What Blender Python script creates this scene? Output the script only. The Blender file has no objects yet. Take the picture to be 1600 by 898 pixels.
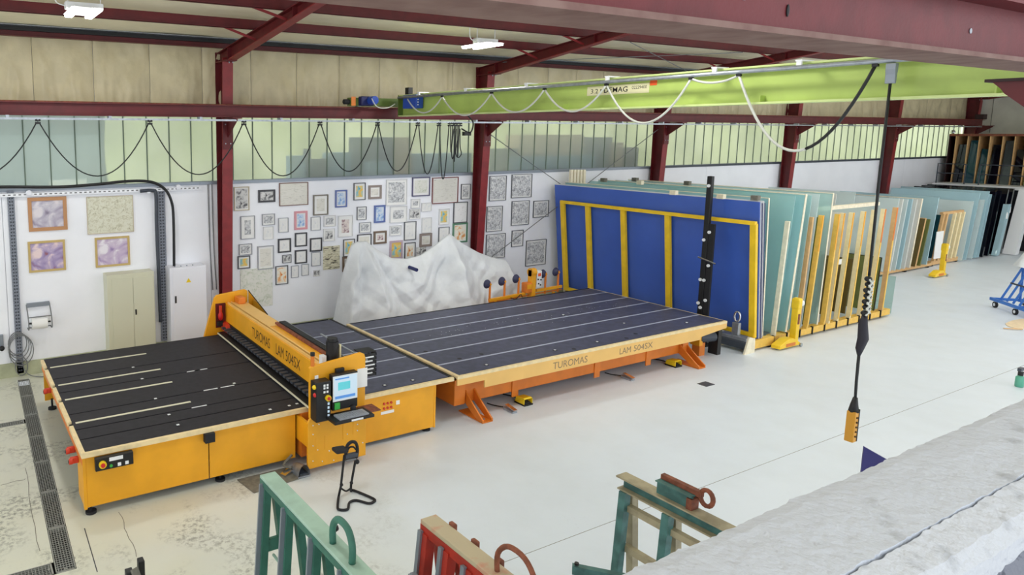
import bpy, math, random
import numpy as np
from mathutils import Vector, Matrix
random.seed(7)
S = bpy.context.scene
C = S.collection
# ---------------------------------------------------------------- camera
CX, CY, FPX, EYE = 480.0, 351.0058, 1079.288, 5.1
RW = np.array([[0.8859490168, -0.0613374152, 0.4597086698],
               [-0.4637826426, -0.1171708851, 0.8781666380],
               [0.0, -0.9912157713, -0.1322546589]])
cam = bpy.data.cameras.new('camera')
co = bpy.data.objects.new('camera', cam); C.objects.link(co)
cam.sensor_width = 36.0; cam.lens = FPX / 1600 * 36
cam.shift_x = (800 - CX) / 1600; cam.shift_y = (CY - 449) / 1600
cam.clip_start = 0.05; cam.clip_end = 300
co.matrix_world = Matrix(((RW[0][0], -RW[0][1], -RW[0][2], 0), (RW[1][0], -RW[1][1], -RW[1][2], 0),
                          (RW[2][0], -RW[2][1], -RW[2][2], EYE), (0, 0, 0, 1)))
S.camera = co
def at(u, v, x=None, y=None, z=None):
    """world point seen at photo pixel (u, v) on the plane x=, y= or z="""
    d = RW @ np.array([u - CX, v - CY, FPX])
    t = (x / d[0]) if x is not None else (y / d[1]) if y is not None else ((z - EYE) / d[2])
    return Vector((t * d[0], t * d[1], EYE + t * d[2]))
# ---------------------------------------------------------------- world and exposure
W = bpy.data.worlds.new('overcast_sky'); S.world = W; W.use_nodes = True
bg = W.node_tree.nodes['Background']
bg.inputs[0].default_value = (0.91, 0.955, 1.0, 1); bg.inputs[1].default_value = 1.6
S.view_settings.view_transform = 'Standard'; S.view_settings.look = 'None'
S.view_settings.gamma = 1.0; S.view_settings.exposure = 0.1
S.view_settings.use_curve_mapping = False
LAMP_W = 62.0          # watts for each ceiling lamp fixture
sun = bpy.data.lights.new('sun', 'SUN'); sun.energy = 2.5; sun.angle = .05; sun.color = (1, .96, .86)
so_ = bpy.data.objects.new('sun', sun); C.objects.link(so_); so_.rotation_euler = (math.radians(28), 0, math.radians(12)); so_.location = (0, -20, 40)
# ---------------------------------------------------------------- mesh helpers
def V(*a): return Vector(a)
class MB:
    def __init__(s): s.v = []; s.f = []
    def add(s, vs, fs):
        n = len(s.v); s.v += [tuple(p) for p in vs]; s.f += [tuple(i + n for i in f) for f in fs]; return s
    def box(s, x0, x1, y0, y1, z0, z1):
        if x0 > x1: x0, x1 = x1, x0
        if y0 > y1: y0, y1 = y1, y0
        if z0 > z1: z0, z1 = z1, z0
        return s.add([(x0, y0, z0), (x1, y0, z0), (x1, y1, z0), (x0, y1, z0), (x0, y0, z1), (x1, y0, z1), (x1, y1, z1), (x0, y1, z1)],
                     [(0, 3, 2, 1), (4, 5, 6, 7), (0, 1, 5, 4), (1, 2, 6, 5), (2, 3, 7, 6), (3, 0, 4, 7)])
    def hexa(s, p):   # 8 points: bottom loop 0-3 (ccw seen from above), top loop 4-7
        return s.add(p, [(0, 3, 2, 1), (4, 5, 6, 7), (0, 1, 5, 4), (1, 2, 6, 5), (2, 3, 7, 6), (3, 0, 4, 7)])
    def bar(s, p, q, w, h, up=(0, 0, 1)):
        p = Vector(p); q = Vector(q); d = (q - p).normalized(); up = Vector(up)
        if abs(d.dot(up)) > .98: up = V(0, 1, 0)
        a = d.cross(up).normalized(); b = a.cross(d).normalized()
        P = []
        for c in (p, q):
            for sa, sb in ((-1, -1), (1, -1), (1, 1), (-1, 1)): P.append(c + a * sa * w / 2 + b * sb * h / 2)
        return s.add(P, [(0, 1, 2, 3), (7, 6, 5, 4), (0, 4, 5, 1), (1, 5, 6, 2), (2, 6, 7, 3), (3, 7, 4, 0)])
    def tube(s, pts, r, n=8, closed=False):
        pts = [Vector(p) for p in pts]; m = len(pts); rings = []
        a = None
        for i, p in enumerate(pts):
            if closed: d = pts[(i + 1) % m] - pts[i - 1]
            else: d = pts[min(i + 1, m - 1)] - pts[max(i - 1, 0)]
            if d.length < 1e-9: d = V(0, 0, 1)
            d.normalize()
            if a is None:
                a = d.cross(V(0, 0, 1) if abs(d.z) < .9 else V(1, 0, 0)).normalized()
            else:
                a = (a - d * a.dot(d))
                a = a.normalized() if a.length > 1e-6 else d.orthogonal().normalized()
            b = d.cross(a)
            rr = r[i] if isinstance(r, (list, tuple)) else r
            rings.append([p + (a * math.cos(2 * math.pi * k / n) + b * math.sin(2 * math.pi * k / n)) * rr for k in range(n)])
        vs = [q for g in rings for q in g]; fs = []
        for i in range(m if closed else m - 1):
            j = (i + 1) % m
            for k in range(n):
                l = (k + 1) % n; fs.append((i * n + k, i * n + l, j * n + l, j * n + k))
        if not closed:
            fs.append(tuple(range(n))[::-1]); fs.append(tuple((m - 1) * n + k for k in range(n)))
        return s.add(vs, fs)
    def cyl(s, p, q, r, n=16): return s.tube([p, q], r, n)
    def prism(s, poly, axis, a, b):
        """poly: 2-D loop in the two other axes (order x,y,z without axis), extruded from a to b along axis"""
        def mk(c, t):
            if axis == 'x': return (t, c[0], c[1])
            if axis == 'y': return (c[0], t, c[1])
            return (c[0], c[1], t)
        n = len(poly)
        return s.add([mk(c, a) for c in poly] + [mk(c, b) for c in poly],
                     [tuple(range(n))[::-1], tuple(range(n, 2 * n))] + [(i, (i + 1) % n, n + (i + 1) % n, n + i) for i in range(n)])
    def grid(s, nu, nv, fn, flip=False):
        vs = [fn(i / nu, j / nv) for j in range(nv + 1) for i in range(nu + 1)]; fs = []
        for j in range(nv):
            for i in range(nu):
                a = j * (nu + 1) + i
                q = (a, a + 1, a + nu + 2, a + nu + 1); fs.append(q[::-1] if flip else q)
        return s.add(vs, fs)
    def sphere(s, c, r, n=12, m=8):
        c = Vector(c); rr = (r, r, r) if not isinstance(r, tuple) else r
        vs = [c + V(rr[0] * math.sin(math.pi * j / m) * math.cos(2 * math.pi * i / n), rr[1] * math.sin(math.pi * j / m) * math.sin(2 * math.pi * i / n), rr[2] * math.cos(math.pi * j / m)) for j in range(m + 1) for i in range(n)]
        fs = [(j * n + i, (j + 1) * n + i, (j + 1) * n + (i + 1) % n, j * n + (i + 1) % n) for j in range(m) for i in range(n)]
        return s.add(vs, fs)
    def ibeam_x(s, x0, x1, y, z0, z1, w, tf=.02, tw=.014):   # I section running along x
        s.box(x0, x1, y - w / 2, y + w / 2, z0, z0 + tf); s.box(x0, x1, y - w / 2, y + w / 2, z1 - tf, z1)
        return s.box(x0, x1, y - tw / 2, y + tw / 2, z0 + tf, z1 - tf)
    def ibeam_y(s, y0, y1, x, z0, z1, w, tf=.02, tw=.014):
        s.box(x - w / 2, x + w / 2, y0, y1, z0, z0 + tf); s.box(x - w / 2, x + w / 2, y0, y1, z1 - tf, z1)
        return s.box(x - tw / 2, x + tw / 2, y0, y1, z0 + tf, z1 - tf)
    def build(s, name, mat, parent=None, bevel=0, smooth=False):
        if parent is not None:
            o0 = Vector(parent['_o']) if '_o' in parent else Vector((0, 0, 0))
        else:
            a = np.array(s.v); o0 = V((a[:, 0].min() + a[:, 0].max()) / 2, (a[:, 1].min() + a[:, 1].max()) / 2, a[:, 2].min())
        me = bpy.data.meshes.new(name)
        me.from_pydata([(p[0] - o0.x, p[1] - o0.y, p[2] - o0.z) for p in s.v], [], s.f)
        me.materials.append(M[mat] if isinstance(mat, str) else mat)
        if smooth:
            for p in me.polygons: p.use_smooth = True
        me.update()
        o = bpy.data.objects.new(name, me); C.objects.link(o)
        if parent is not None: o.parent = parent
        else: o.location = o0
        o['_o'] = tuple(o0)
        if bevel:
            b = o.modifiers.new('bevel', 'BEVEL'); b.width = bevel; b.segments = 2; b.limit_method = 'ANGLE'
        return o
def tag(o, label=None, cat=None, group=None, kind=None):
    if label: o['label'] = label
    if cat: o['category'] = cat
    if group: o['group'] = group
    if kind: o['kind'] = kind
    return o
def T(name, label, cat, loc, group=None, kind=None):
    o = bpy.data.objects.new(name, None); C.objects.link(o); o.location = loc; o.empty_display_size = .1
    o['_o'] = tuple(loc); return tag(o, label, cat, group, kind)
def text(s, name, p, right, up, h, mat, parent, w=None, thick=.002, bold=0):
    """flat lettering: text baseline starts at p, runs along right, letter height h, optional total width w"""
    cu = bpy.data.curves.new(name, 'FONT'); cu.body = s; cu.size = 1; cu.extrude = 0; cu.offset = bold; cu.resolution_u = 3
    t = bpy.data.objects.new(name, cu); C.objects.link(t)
    bpy.context.view_layer.update()
    me = bpy.data.meshes.new_from_object(t.evaluated_get(bpy.context.evaluated_depsgraph_get()))
    C.objects.unlink(t); bpy.data.objects.remove(t); bpy.data.curves.remove(cu)
    a = np.array([v.co[:] for v in me.vertices]); x0, x1, y0, y1 = a[:, 0].min(), a[:, 0].max(), a[:, 1].min(), a[:, 1].max()
    right = Vector(right).normalized(); up = Vector(up).normalized(); n = right.cross(up)
    sy = h / (y1 - y0); sx = (w / (x1 - x0)) if w else sy
    o0 = Vector(parent['_o']); p = Vector(p)
    for v in me.vertices:
        v.co = p + right * (v.co.x - x0) * sx + up * (v.co.y - y0) * sy + n * thick - o0
    me.materials.clear(); me.materials.append(M[mat]); me.update()
    o = bpy.data.objects.new(name, me); C.objects.link(o); o.parent = parent; o['_o'] = tuple(o0); return o
def copy_tree(o, parent=None, move=None):
    c = o.copy(); C.objects.link(c); c.parent = parent
    if move is not None: c.location = Vector(o.location) + Vector(move)
    for ch in list(o.children): copy_tree(ch, c)
    return c
def bez(p, q, sag, n=14):
    """hanging cable between p and q with parabolic sag"""
    p = Vector(p); q = Vector(q)
    return [p.lerp(q, i / n) + V(0, 0, -4 * sag * (i / n) * (1 - i / n)) for i in range(n + 1)]
def smooth_path(pts, n=6):
    pts = [Vector(p) for p in pts]; out = []
    for i in range(len(pts) - 1):
        p0 = pts[max(i - 1, 0)]; p1 = pts[i]; p2 = pts[i + 1]; p3 = pts[min(i + 2, len(pts) - 1)]
        for k in range(n):
            t = k / n
            out.append(.5 * ((2 * p1) + (p2 - p0) * t + (2 * p0 - 5 * p1 + 4 * p2 - p3) * t * t + (3 * p1 - p0 - 3 * p2 + p3) * t ** 3))
    return out + [pts[-1]]
def fbm(x, y, sd=0.0):
    v = 0; a = 1
    for k in range(4):
        v += a * math.sin(x * 1.7 * 2 ** k + 3.1 * k + sd + 1.3 * math.sin(y * 1.1 * 2 ** k + sd * 1.7 + k)) * math.sin(y * 1.3 * 2 ** k + 1.9 * k + 1.1 * math.sin(x * .9 * 2 ** k + sd)); a *= .5
    return v
# ---------------------------------------------------------------- materials
M = {}
def lin(c): return tuple((v / 12.92 if v <= .04045 else ((v + .055) / 1.055) ** 2.4) for v in [k / 255 for k in c])
def pm(name, c, rough=.5, metal=0, var=.0, scale=3.0, bump=0, bscale=30, c2=None, emis=0, spec=.5, detail=4, ramp=(.4, .6)):
    """principled material; c, c2 in sRGB 0-255; var = noise brightness variation; c2 = second colour mixed by noise"""
    m = bpy.data.materials.new(name); m.use_nodes = True; nt = m.node_tree; b = nt.nodes['Principled BSDF']
    b.inputs['Roughness'].default_value = rough; b.inputs['Metallic'].default_value = metal; b.inputs['Specular IOR Level'].default_value = spec
    col = lin(c); b.inputs['Base Color'].default_value = (*col, 1)
    tc = nt.nodes.new('ShaderNodeTexCoord')
    if var or c2:
        n = nt.nodes.new('ShaderNodeTexNoise'); n.inputs['Scale'].default_value = scale; n.inputs['Detail'].default_value = detail
        nt.links.new(tc.outputs['Object'], n.inputs['Vector'])
        r = nt.nodes.new('ShaderNodeValToRGB'); nt.links.new(n.outputs['Fac'], r.inputs['Fac'])
        d = lin(c2) if c2 else tuple(v * (1 - var) for v in col); e = col if c2 else tuple(min(1, v * (1 + var)) for v in col)
        r.color_ramp.elements[0].position = ramp[0]; r.color_ramp.elements[1].position = ramp[1]
        r.color_ramp.elements[0].color = (*d, 1); r.color_ramp.elements[1].color = (*e, 1)
        nt.links.new(r.outputs['Color'], b.inputs['Base Color'])
    if bump:
        n2 = nt.nodes.new('ShaderNodeTexNoise'); n2.inputs['Scale'].default_value = bscale; n2.inputs['Detail'].default_value = 5
        nt.links.new(tc.outputs['Object'], n2.inputs['Vector'])
        bp = nt.nodes.new('ShaderNodeBump'); bp.inputs['Strength'].default_value = bump; bp.inputs['Distance'].default_value = .02
        nt.links.new(n2.outputs['Fac'], bp.inputs['Height']); nt.links.new(bp.outputs['Normal'], b.inputs['Normal'])
    if emis:
        b.inputs['Emission Color'].default_value = (*col, 1); b.inputs['Emission Strength'].default_value = emis
    M[name] = m; return m
def glass(name, tint, body, rough=.02, diff=.12):
    """sheet glass: tinted see-through body, a little scattered colour, mirror-like surface by Fresnel"""
    m = bpy.data.materials.new(name); m.use_nodes = True; nt = m.node_tree; nt.nodes.remove(nt.nodes['Principled BSDF'])
    out = nt.nodes['Material Output']
    tr = nt.nodes.new('ShaderNodeBsdfTransparent'); tr.inputs[0].default_value = (*lin(tint), 1)
    df = nt.nodes.new('ShaderNodeBsdfDiffuse'); df.inputs[0].default_value = (*lin(body), 1)
    gl = nt.nodes.new('ShaderNodeBsdfGlossy'); gl.inputs['Roughness'].default_value = rough; gl.inputs[0].default_value = (.95, 1, .98, 1)
    m1 = nt.nodes.new('ShaderNodeMixShader'); m1.inputs[0].default_value = diff
    nt.links.new(tr.outputs[0], m1.inputs[1]); nt.links.new(df.outputs[0], m1.inputs[2])
    fr = nt.nodes.new('ShaderNodeFresnel'); fr.inputs[0].default_value = 1.5
    m2 = nt.nodes.new('ShaderNodeMixShader'); nt.links.new(fr.outputs[0], m2.inputs[0])
    nt.links.new(m1.outputs[0], m2.inputs[1]); nt.links.new(gl.outputs[0], m2.inputs[2]); nt.links.new(m2.outputs[0], out.inputs[0])
    M[name] = m; return m
def poly_pane(name, tint, rough, trans):
    """translucent multiwall polycarbonate: blurs what lies behind and scatters daylight"""
    m = bpy.data.materials.new(name); m.use_nodes = True; nt = m.node_tree; nt.nodes.remove(nt.nodes['Principled BSDF'])
    out = nt.nodes['Material Output']
    rf = nt.nodes.new('ShaderNodeBsdfRefraction'); rf.inputs[0].default_value = (*lin(tint), 1); rf.inputs['Roughness'].default_value = rough; rf.inputs['IOR'].default_value = 1.08
    tl = nt.nodes.new('ShaderNodeBsdfTranslucent'); tl.inputs[0].default_value = (*lin(tint), 1)
    df = nt.nodes.new('ShaderNodeBsdfDiffuse'); df.inputs[0].default_value = (*lin(tint), 1)
    a = nt.nodes.new('ShaderNodeMixShader'); a.inputs[0].default_value = trans
    nt.links.new(rf.outputs[0], a.inputs[1]); nt.links.new(tl.outputs[0], a.inputs[2])
    b = nt.nodes.new('ShaderNodeMixShader'); b.inputs[0].default_value = .12
    nt.links.new(a.outputs[0], b.inputs[1]); nt.links.new(df.outputs[0], b.inputs[2])
    nt.links.new(b.outputs[0], out.inputs[0]); M[name] = m; return m
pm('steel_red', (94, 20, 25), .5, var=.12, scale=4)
pm('steel_red_lit', (132, 34, 37), .45, var=.10, scale=5)  # same red paint; the lit tone of the flanges put into the colour
pm('steel_red_near', (112, 38, 43), .55, var=.10, scale=6, bump=.1, bscale=60)
pm('black_red', (46, 20, 22), .6)
pm('wall_white', (245, 247, 253), .55, var=.02, scale=1.2)
pm('plinth', (176, 180, 150), .8, var=.12, scale=3, bump=.2)
pm('insulation', (200, 188, 152), .42, var=.05, scale=3.2, bump=.5, bscale=6)
pm('ceiling_foil', (246, 237, 208), .55, var=.03, scale=1.5, bump=.5, bscale=4)
pm('grey_trim', (142, 150, 160), .4, metal=.4)
pm('dark_trim', (62, 68, 78), .5)
pm('mullion', (92, 108, 92), .5)
pm('galv', (170, 176, 184), .35, metal=.7, var=.1, scale=12)
pm('chrome', (215, 218, 222), .15, metal=1)
pm('black', (20, 20, 22), .5)
pm('rubber', (28, 28, 32), .75)
pm('rubber_blue', (52, 54, 84), .6)
pm('cable_black', (24, 26, 28), .55)
pm('cable_grey', (206, 208, 200), .5)
pm('cable_wall', (120, 122, 124), .6)
pm('crane_green', (176, 198, 104), .42, var=.08, scale=1.2)
pm('crane_green_pale', (206, 222, 150), .4, var=.05, scale=2)
pm('crane_green_dark', (96, 118, 52), .5)
pm('crane_blue', (40, 78, 176), .4)
pm('label_cream', (226, 220, 180), .5)
pm('sticker_orange', (236, 92, 40), .5)
pm('ink', (24, 22, 22), .6)
pm('ink_brown', (70, 44, 14), .6)
pm('ink_grey', (140, 118, 90), .6)
pm('machine_yellow', (238, 168, 30), .42, var=.05, scale=2)
pm('machine_orange', (222, 124, 36), .45, var=.06, scale=3)
pm('machine_beige', (236, 190, 110), .5, var=.03, scale=2)
pm('machine_red', (206, 60, 34), .5)
pm('wood_edge', (236, 214, 166), .5, var=.06, scale=8)
pm('belt_cream', (226, 222, 196), .55)
pm('belt_grey', (178, 184, 206), .45)
pm('felt_black', (40, 38, 44), .62, var=.14, scale=9, spec=.35, bump=.05, bscale=200)
pm('felt_blue', (72, 75, 98), .45, var=.14, scale=7, spec=.45, bump=.05, bscale=200)
pm('screen', (196, 216, 232), .25, emis=.25)
pm('screen_teal', (96, 196, 206), .25, emis=.3)
pm('screen_blue', (84, 140, 210), .25, emis=.3)
pm('white_plastic', (238, 240, 242), .4)
pm('white_paper', (242, 242, 240), .7)
pm('red_plastic', (206, 36, 40), .4)
pm('green_plastic', (60, 170, 70), .4)
pm('yellow_plastic', (240, 206, 30), .4)
pm('keyboard', (150, 155, 164), .5)
pm('cabinet_cream', (208, 208, 184), .45)
pm('cabinet_white', (232, 234, 242), .4)
pm('duct_grey', (128, 134, 146), .55, var=.3, scale=60, ramp=(.45, .55))
pm('tarp', (222, 226, 230), .38, var=.05, scale=2.5, bump=.6, bscale=5)
pm('blue_board', (66, 100, 190), .3, var=.04, scale=1)
pm('blue_dark', (26, 34, 92), .4)
pm('rack_yellow', (244, 202, 36), .42, var=.05, scale=4)
pm('timber', (242, 224, 176), .6, var=.04, scale=9)
pm('timber_yellow', (240, 194, 90), .55, var=.05, scale=9)
pm('timber_pale', (240, 230, 204), .6, var=.06, scale=9)
pm('timber_brown', (216, 174, 120), .6, var=.05, scale=9)
pm('rust', (128, 72, 50), .7, var=.25, scale=14)
pm('rack_green', (54, 108, 92), .5, var=.12, scale=6)
pm('rack_green_pale', (160, 190, 174), .5, var=.08, scale=5)
pm('rack_olive', (160, 150, 122), .5, var=.16, scale=7)
pm('rack_teal', (66, 108, 104), .5, var=.25, scale=7)
pm('rack_red', (172, 46, 30), .5, var=.12, scale=7)
pm('rack_tan', (190, 176, 146), .6, c2=(200, 120, 96), scale=5, ramp=(.3, .5))
pm('trolley_blue', (52, 118, 206), .4)
pm('concrete', (216, 222, 232), .9, c2=(190, 195, 203), scale=9, ramp=(.30, .42), bump=.6, bscale=28, detail=8)
pm('concrete_light', (212, 216, 222), .9, c2=(188, 192, 198), scale=12, ramp=(.30, .42), bump=.6, bscale=34, detail=8)
pm('concrete_shaded', (132, 136, 148), .9, c2=(90, 94, 106), scale=30, ramp=(.32, .42), bump=.6, bscale=40)  # shade on the inner parapet face put into this darker grey
pm('pit', (14, 14, 14), .9)
pm('grate', (150, 152, 146), .5, metal=.2)
pm('mat_grey', (120, 118, 108), .9, var=.15, scale=12)
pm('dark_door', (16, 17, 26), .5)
pm('far_wall', (206, 204, 190), .7, var=.06, scale=1.5)
pm('hedge', (230, 231, 200), .9, c2=(216, 221, 176), scale=.6)
pm('outside_ground', (150, 160, 130), .9)
pm('crate_blue', (150, 184, 212), .7)
pm('crate_brown', (226, 198, 170), .7)
pm('crate_dark', (92, 102, 114), .7)
pm('pallet_wood', (236, 214, 178), .7, var=.06, scale=8)
pm('tube_glow', (255, 252, 244), .3, emis=14)
pm('pendant_orange', (206, 146, 40), .45)
pm('strap_black', (30, 28, 40), .6)
pm('purple', (52, 50, 112), .5)
pm('bottle_green', (96, 176, 150), .4)
glass('glass_teal', (214, 244, 246), (196, 244, 248), diff=.6)
glass('glass_green', (228, 246, 244), (214, 246, 246), diff=.4)
glass('glass_pale', (238, 248, 248), (238, 250, 250), diff=.62)
glass('glass_clear', (226, 240, 236), (210, 230, 228), diff=.08)
glass('glass_milk', (236, 238, 232), (242, 242, 236), diff=.8)
glass('glass_blue', (196, 226, 234), (190, 224, 234), diff=.75)
glass('glass_bronze', (176, 158, 108), (146, 128, 78), diff=.5)
glass('glass_olive', (190, 196, 140), (164, 168, 104), diff=.40)
glass('glass_dark', (40, 44, 60), (20, 22, 34), diff=.6)
glass('glass_petrol', (30, 96, 110), (24, 84, 98), diff=.5)
glass('glass_grey', (120, 130, 130), (90, 98, 100), diff=.5)
glass('guard_clear', (232, 238, 238), (230, 234, 234), diff=.06)
poly_pane('pane_poly', (236, 240, 234), .20, .22)
# ================================================================ SETTING
WY = 15.3                               # inner face of the long back wall
# ---- floor with drain channels
def floor_material():
    m = bpy.data.materials.new('floor_paint'); m.use_nodes = True; nt = m.node_tree; b = nt.nodes['Principled BSDF']; L = nt.links.new
    tc = nt.nodes.new('ShaderNodeTexCoord'); sp = nt.nodes.new('ShaderNodeSeparateXYZ'); L(tc.outputs['Object'], sp.inputs[0])
    def noise(sc, det=5, rough=.6):
        n = nt.nodes.new('ShaderNodeTexNoise'); n.inputs['Scale'].default_value = sc; n.inputs['Detail'].default_value = det; n.inputs['Roughness'].default_value = rough
        L(tc.outputs['Object'], n.inputs['Vector']); return n.outputs['Fac']
    def math_(op, a, c):
        n = nt.nodes.new('ShaderNodeMath'); n.operation = op; n.use_clamp = False
        for i, k in enumerate((a, c)):
            if isinstance(k, (int, float)): n.inputs[i].default_value = k
            else: L(k, n.inputs[i])
        return n.outputs[0]
    def mr(v, a, c, d=0., e=1.):
        n = nt.nodes.new('ShaderNodeMapRange'); n.inputs[1].default_value = a; n.inputs[2].default_value = c; n.inputs[3].default_value = d; n.inputs[4].default_value = e; L(v, n.inputs[0]); return n.outputs[0]
    def mix(f, a, c):
        n = nt.nodes.new('ShaderNodeMix'); n.data_type = 'RGBA'
        if isinstance(f, (int, float)): n.inputs[0].default_value = f
        else: L(f, n.inputs[0])
        for i, k in ((6, a), (7, c)):
            if isinstance(k, tuple): n.inputs[i].default_value = (*lin(k), 1)
            else: L(k, n.inputs[i])
        return n.outputs[2]
    # dirt plus yellowish light put into the colour at small x, pale elsewhere
    left_tint = mr(math_('ADD', sp.outputs[0], math_('MULTIPLY', noise(.35), 5.0)), -14.6, -10.6, 1., 0.)
    c = mix(left_tint, (222, 231, 240), (214, 215, 198))
    c = mix(mr(noise(1.3), .42, .72, 0., .18), c, (196, 202, 204))
    # worn dark scuffs in the yellowish area
    sc = math_('MULTIPLY', mr(noise(.9, 3), .50, .64), mr(noise(13, 8, .75), .47, .60))
    c = mix(math_('MULTIPLY', math_('MULTIPLY', sc, left_tint), .75), c, (92, 94, 84))
    sc2 = math_('MULTIPLY', mr(noise(.8, 3), .60, .72), mr(noise(22, 8, .75), .56, .66))
    c = mix(math_('MULTIPLY', sc2, .3), c, (140, 142, 142))
    L(c, b.inputs['Base Color'])
    L(mr(noise(2.0), .3, .7, .32, .5), b.inputs['Roughness'])
    bp = nt.nodes.new('ShaderNodeBump'); bp.inputs['Strength'].default_value = .12; bp.inputs['Distance'].default_value = .01
    L(noise(18, 6), bp.inputs['Height']); L(bp.outputs[0], b.inputs['Normal']); M['floor_paint'] = m
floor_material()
def dx0(y): return .86 + .029 * (y - 8.1)
DW = .235; SK = .029
fl = MB(); ys = [-3, 7.95, 8.2, 12.64, 12.83, 15.02, WY]
for i in range(len(ys) - 1):
    a, b_ = ys[i], ys[i + 1]
    if i not in (1, 3): fl.add([(-8, a, 0), (dx0(a), a, 0), (dx0(b_), b_, 0), (-8, b_, 0)], [(0, 1, 2, 3)])
    if i in (0, 5): fl.add([(dx0(a), a, 0), (dx0(a) + DW, a, 0), (dx0(b_) + DW, b_, 0), (dx0(b_), b_, 0)], [(0, 1, 2, 3)])
    fl.add([(dx0(a) + DW, a, 0), (46, a, 0), (46, b_, 0), (dx0(b_) + DW, b_, 0)], [(0, 1, 2, 3)])
floor = fl.build('floor', 'floor_paint'); tag(floor, 'pale painted concrete hall floor, yellowish at the left end', kind='structure')
p = MB()
for (x0, x1, y0, y1) in ((dx0(8) - .1, dx0(15) + DW + .1, 7.95, 15.02), (-8, dx0(8), 7.95, 8.2), (-8, dx0(12.7), 12.64, 12.83)): p.box(x0, x1, y0, y1, -.3, -.14)
for (xa, xb) in ((dx0(7.95), dx0(15.02)), (dx0(7.95) + DW, dx0(15.02) + DW)):
    p.add([(xa, 7.95, -.2), (xb, 15.02, -.2), (xb, 15.02, 0), (xa, 7.95, 0)], [(0, 1, 2, 3)])
for y in (7.95, 8.2, 12.64, 12.83): p.add([(-8, y, -.2), (dx0(y), y, -.2), (dx0(y), y, -.001), (-8, y, -.001)], [(0, 1, 2, 3)])
p.build('drain_pit', 'pit', floor)
def grate_mesh(w, l, nb, nc, cx, cy, ang):
    g = MB(); ca, sa = math.cos(ang), math.sin(ang)
    def bx(x0, x1, y0, y1, z0, z1):
        k = MB().box(x0, x1, y0, y1, z0, z1); g.add([(cx + x * ca - y * sa, cy + x * sa + y * ca, z) for x, y, z in k.v], k.f)
    bx(-w / 2, -w / 2 + .012, -l / 2, l / 2, -.035, .004); bx(w / 2 - .012, w / 2, -l / 2, l / 2, -.035, .004)
    bx(-w / 2, w / 2, -l / 2, -l / 2 + .02, -.035, .004); bx(-w / 2, w / 2, l / 2 - .02, l / 2, -.035, .004)
    for i in range(nb): x = -w / 2 + w * (i + 1) / (nb + 1); bx(x - .003, x + .003, -l / 2, l / 2, -.012, .001)
    for i in range(nc): y = -l / 2 + l * (i + 1) / (nc + 1); bx(-w / 2, w / 2, y - .003, y + .003, -.010, .0)
    bx(-.02, .02, -l / 2 + .03, -l / 2 + .055, .0, .007)
    return g
for i in range(7):
    y = 8.45 + i * 1.01 - .0
    grate_mesh(DW - .01, 1.0, 6, 21, dx0(y) + DW / 2, y, -SK).build('grate', 'grate', floor)
for i in range(3):
    grate_mesh(.24, 1.0, 6, 26, dx0(8) - .52 - i * 1.01, 8.075, math.pi / 2).build('grate', 'grate', floor)
for i in range(2):
    grate_mesh(.18, 1.0, 4, 26, dx0(12.7) - .52 - i * 1.01, 12.735, math.pi / 2).build('grate', 'grate', floor)
# saw-cut joints in the slab, thin dark fillings
j = MB(); j.box(4.9, 30, 5.6955, 5.702, -.01, .001); j.build('saw_cut_joint', 'mat_grey', floor)
j = MB(); a = at(132, 825, z=0); b_ = at(152, 893, z=0); j.bar((a.x, a.y, 0), (b_.x, b_.y, 0), .012, .003); j.build('floor_crack', 'dark_trim', floor)
for (u0, v0, u1, v1) in ((40, 730, 62, 862), (185, 800, 215, 868), (0, 758, 40, 748)):
    j = MB(); a = at(u0, v0, z=0); b_ = at(u1, v1, z=0)
    pts = [a.lerp(b_, k / 8) + V(random.uniform(-.02, .02), random.uniform(-.02, .02), .0) for k in range(9)]
    for k in range(8): j.bar(pts[k], pts[k + 1], .008, .003)
    j.build('floor_crack', 'mat_grey', floor)
# ---- back wall
wb = MB().box(-8, 44.4, WY + .04, WY + .16, 0, 3.92).box(-8, 44.4, WY + .04, WY + .16, 5.55, 7.6)
wall = wb.build('wall_back', 'wall_white'); tag(wall, 'long back wall of white panels below and beige insulation blanket above', kind='structure')
sx = [-8, .98, at(328, 340, y=WY).x, 13.4, 17.3, at(1104, 262, y=WY).x, 29.0, at(1412, 262, y=WY).x, 44.2]
for i in range(len(sx) - 1): MB().box(sx[i] + .006, sx[i + 1] - .006, WY, WY + .04, .3, 3.9).build('panel', 'wall_white', wall)
bb = MB().box(-8, 44.2, WY - .05, WY + .04, 0, .3); bb = bb.build('baseboard_back', 'plinth'); tag(bb, 'greenish concrete plinth along the foot of the back wall', kind='structure')
tr = MB().box(-8, 5.2, WY - .02, WY + .05, 3.9, 3.97).box(5.2, 21, WY - .03, WY + .05, 3.9, 3.97).build('trim_1', 'grey_trim'); tag(tr, 'grey sill strip under the left translucent windows', kind='structure')
tr = MB().box(21.0, 44.2, WY - .03, WY + .05, 3.9, 3.97).build('trim_2', 'dark_trim'); tag(tr, 'dark sill strip under the far translucent windows', kind='structure')
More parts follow.
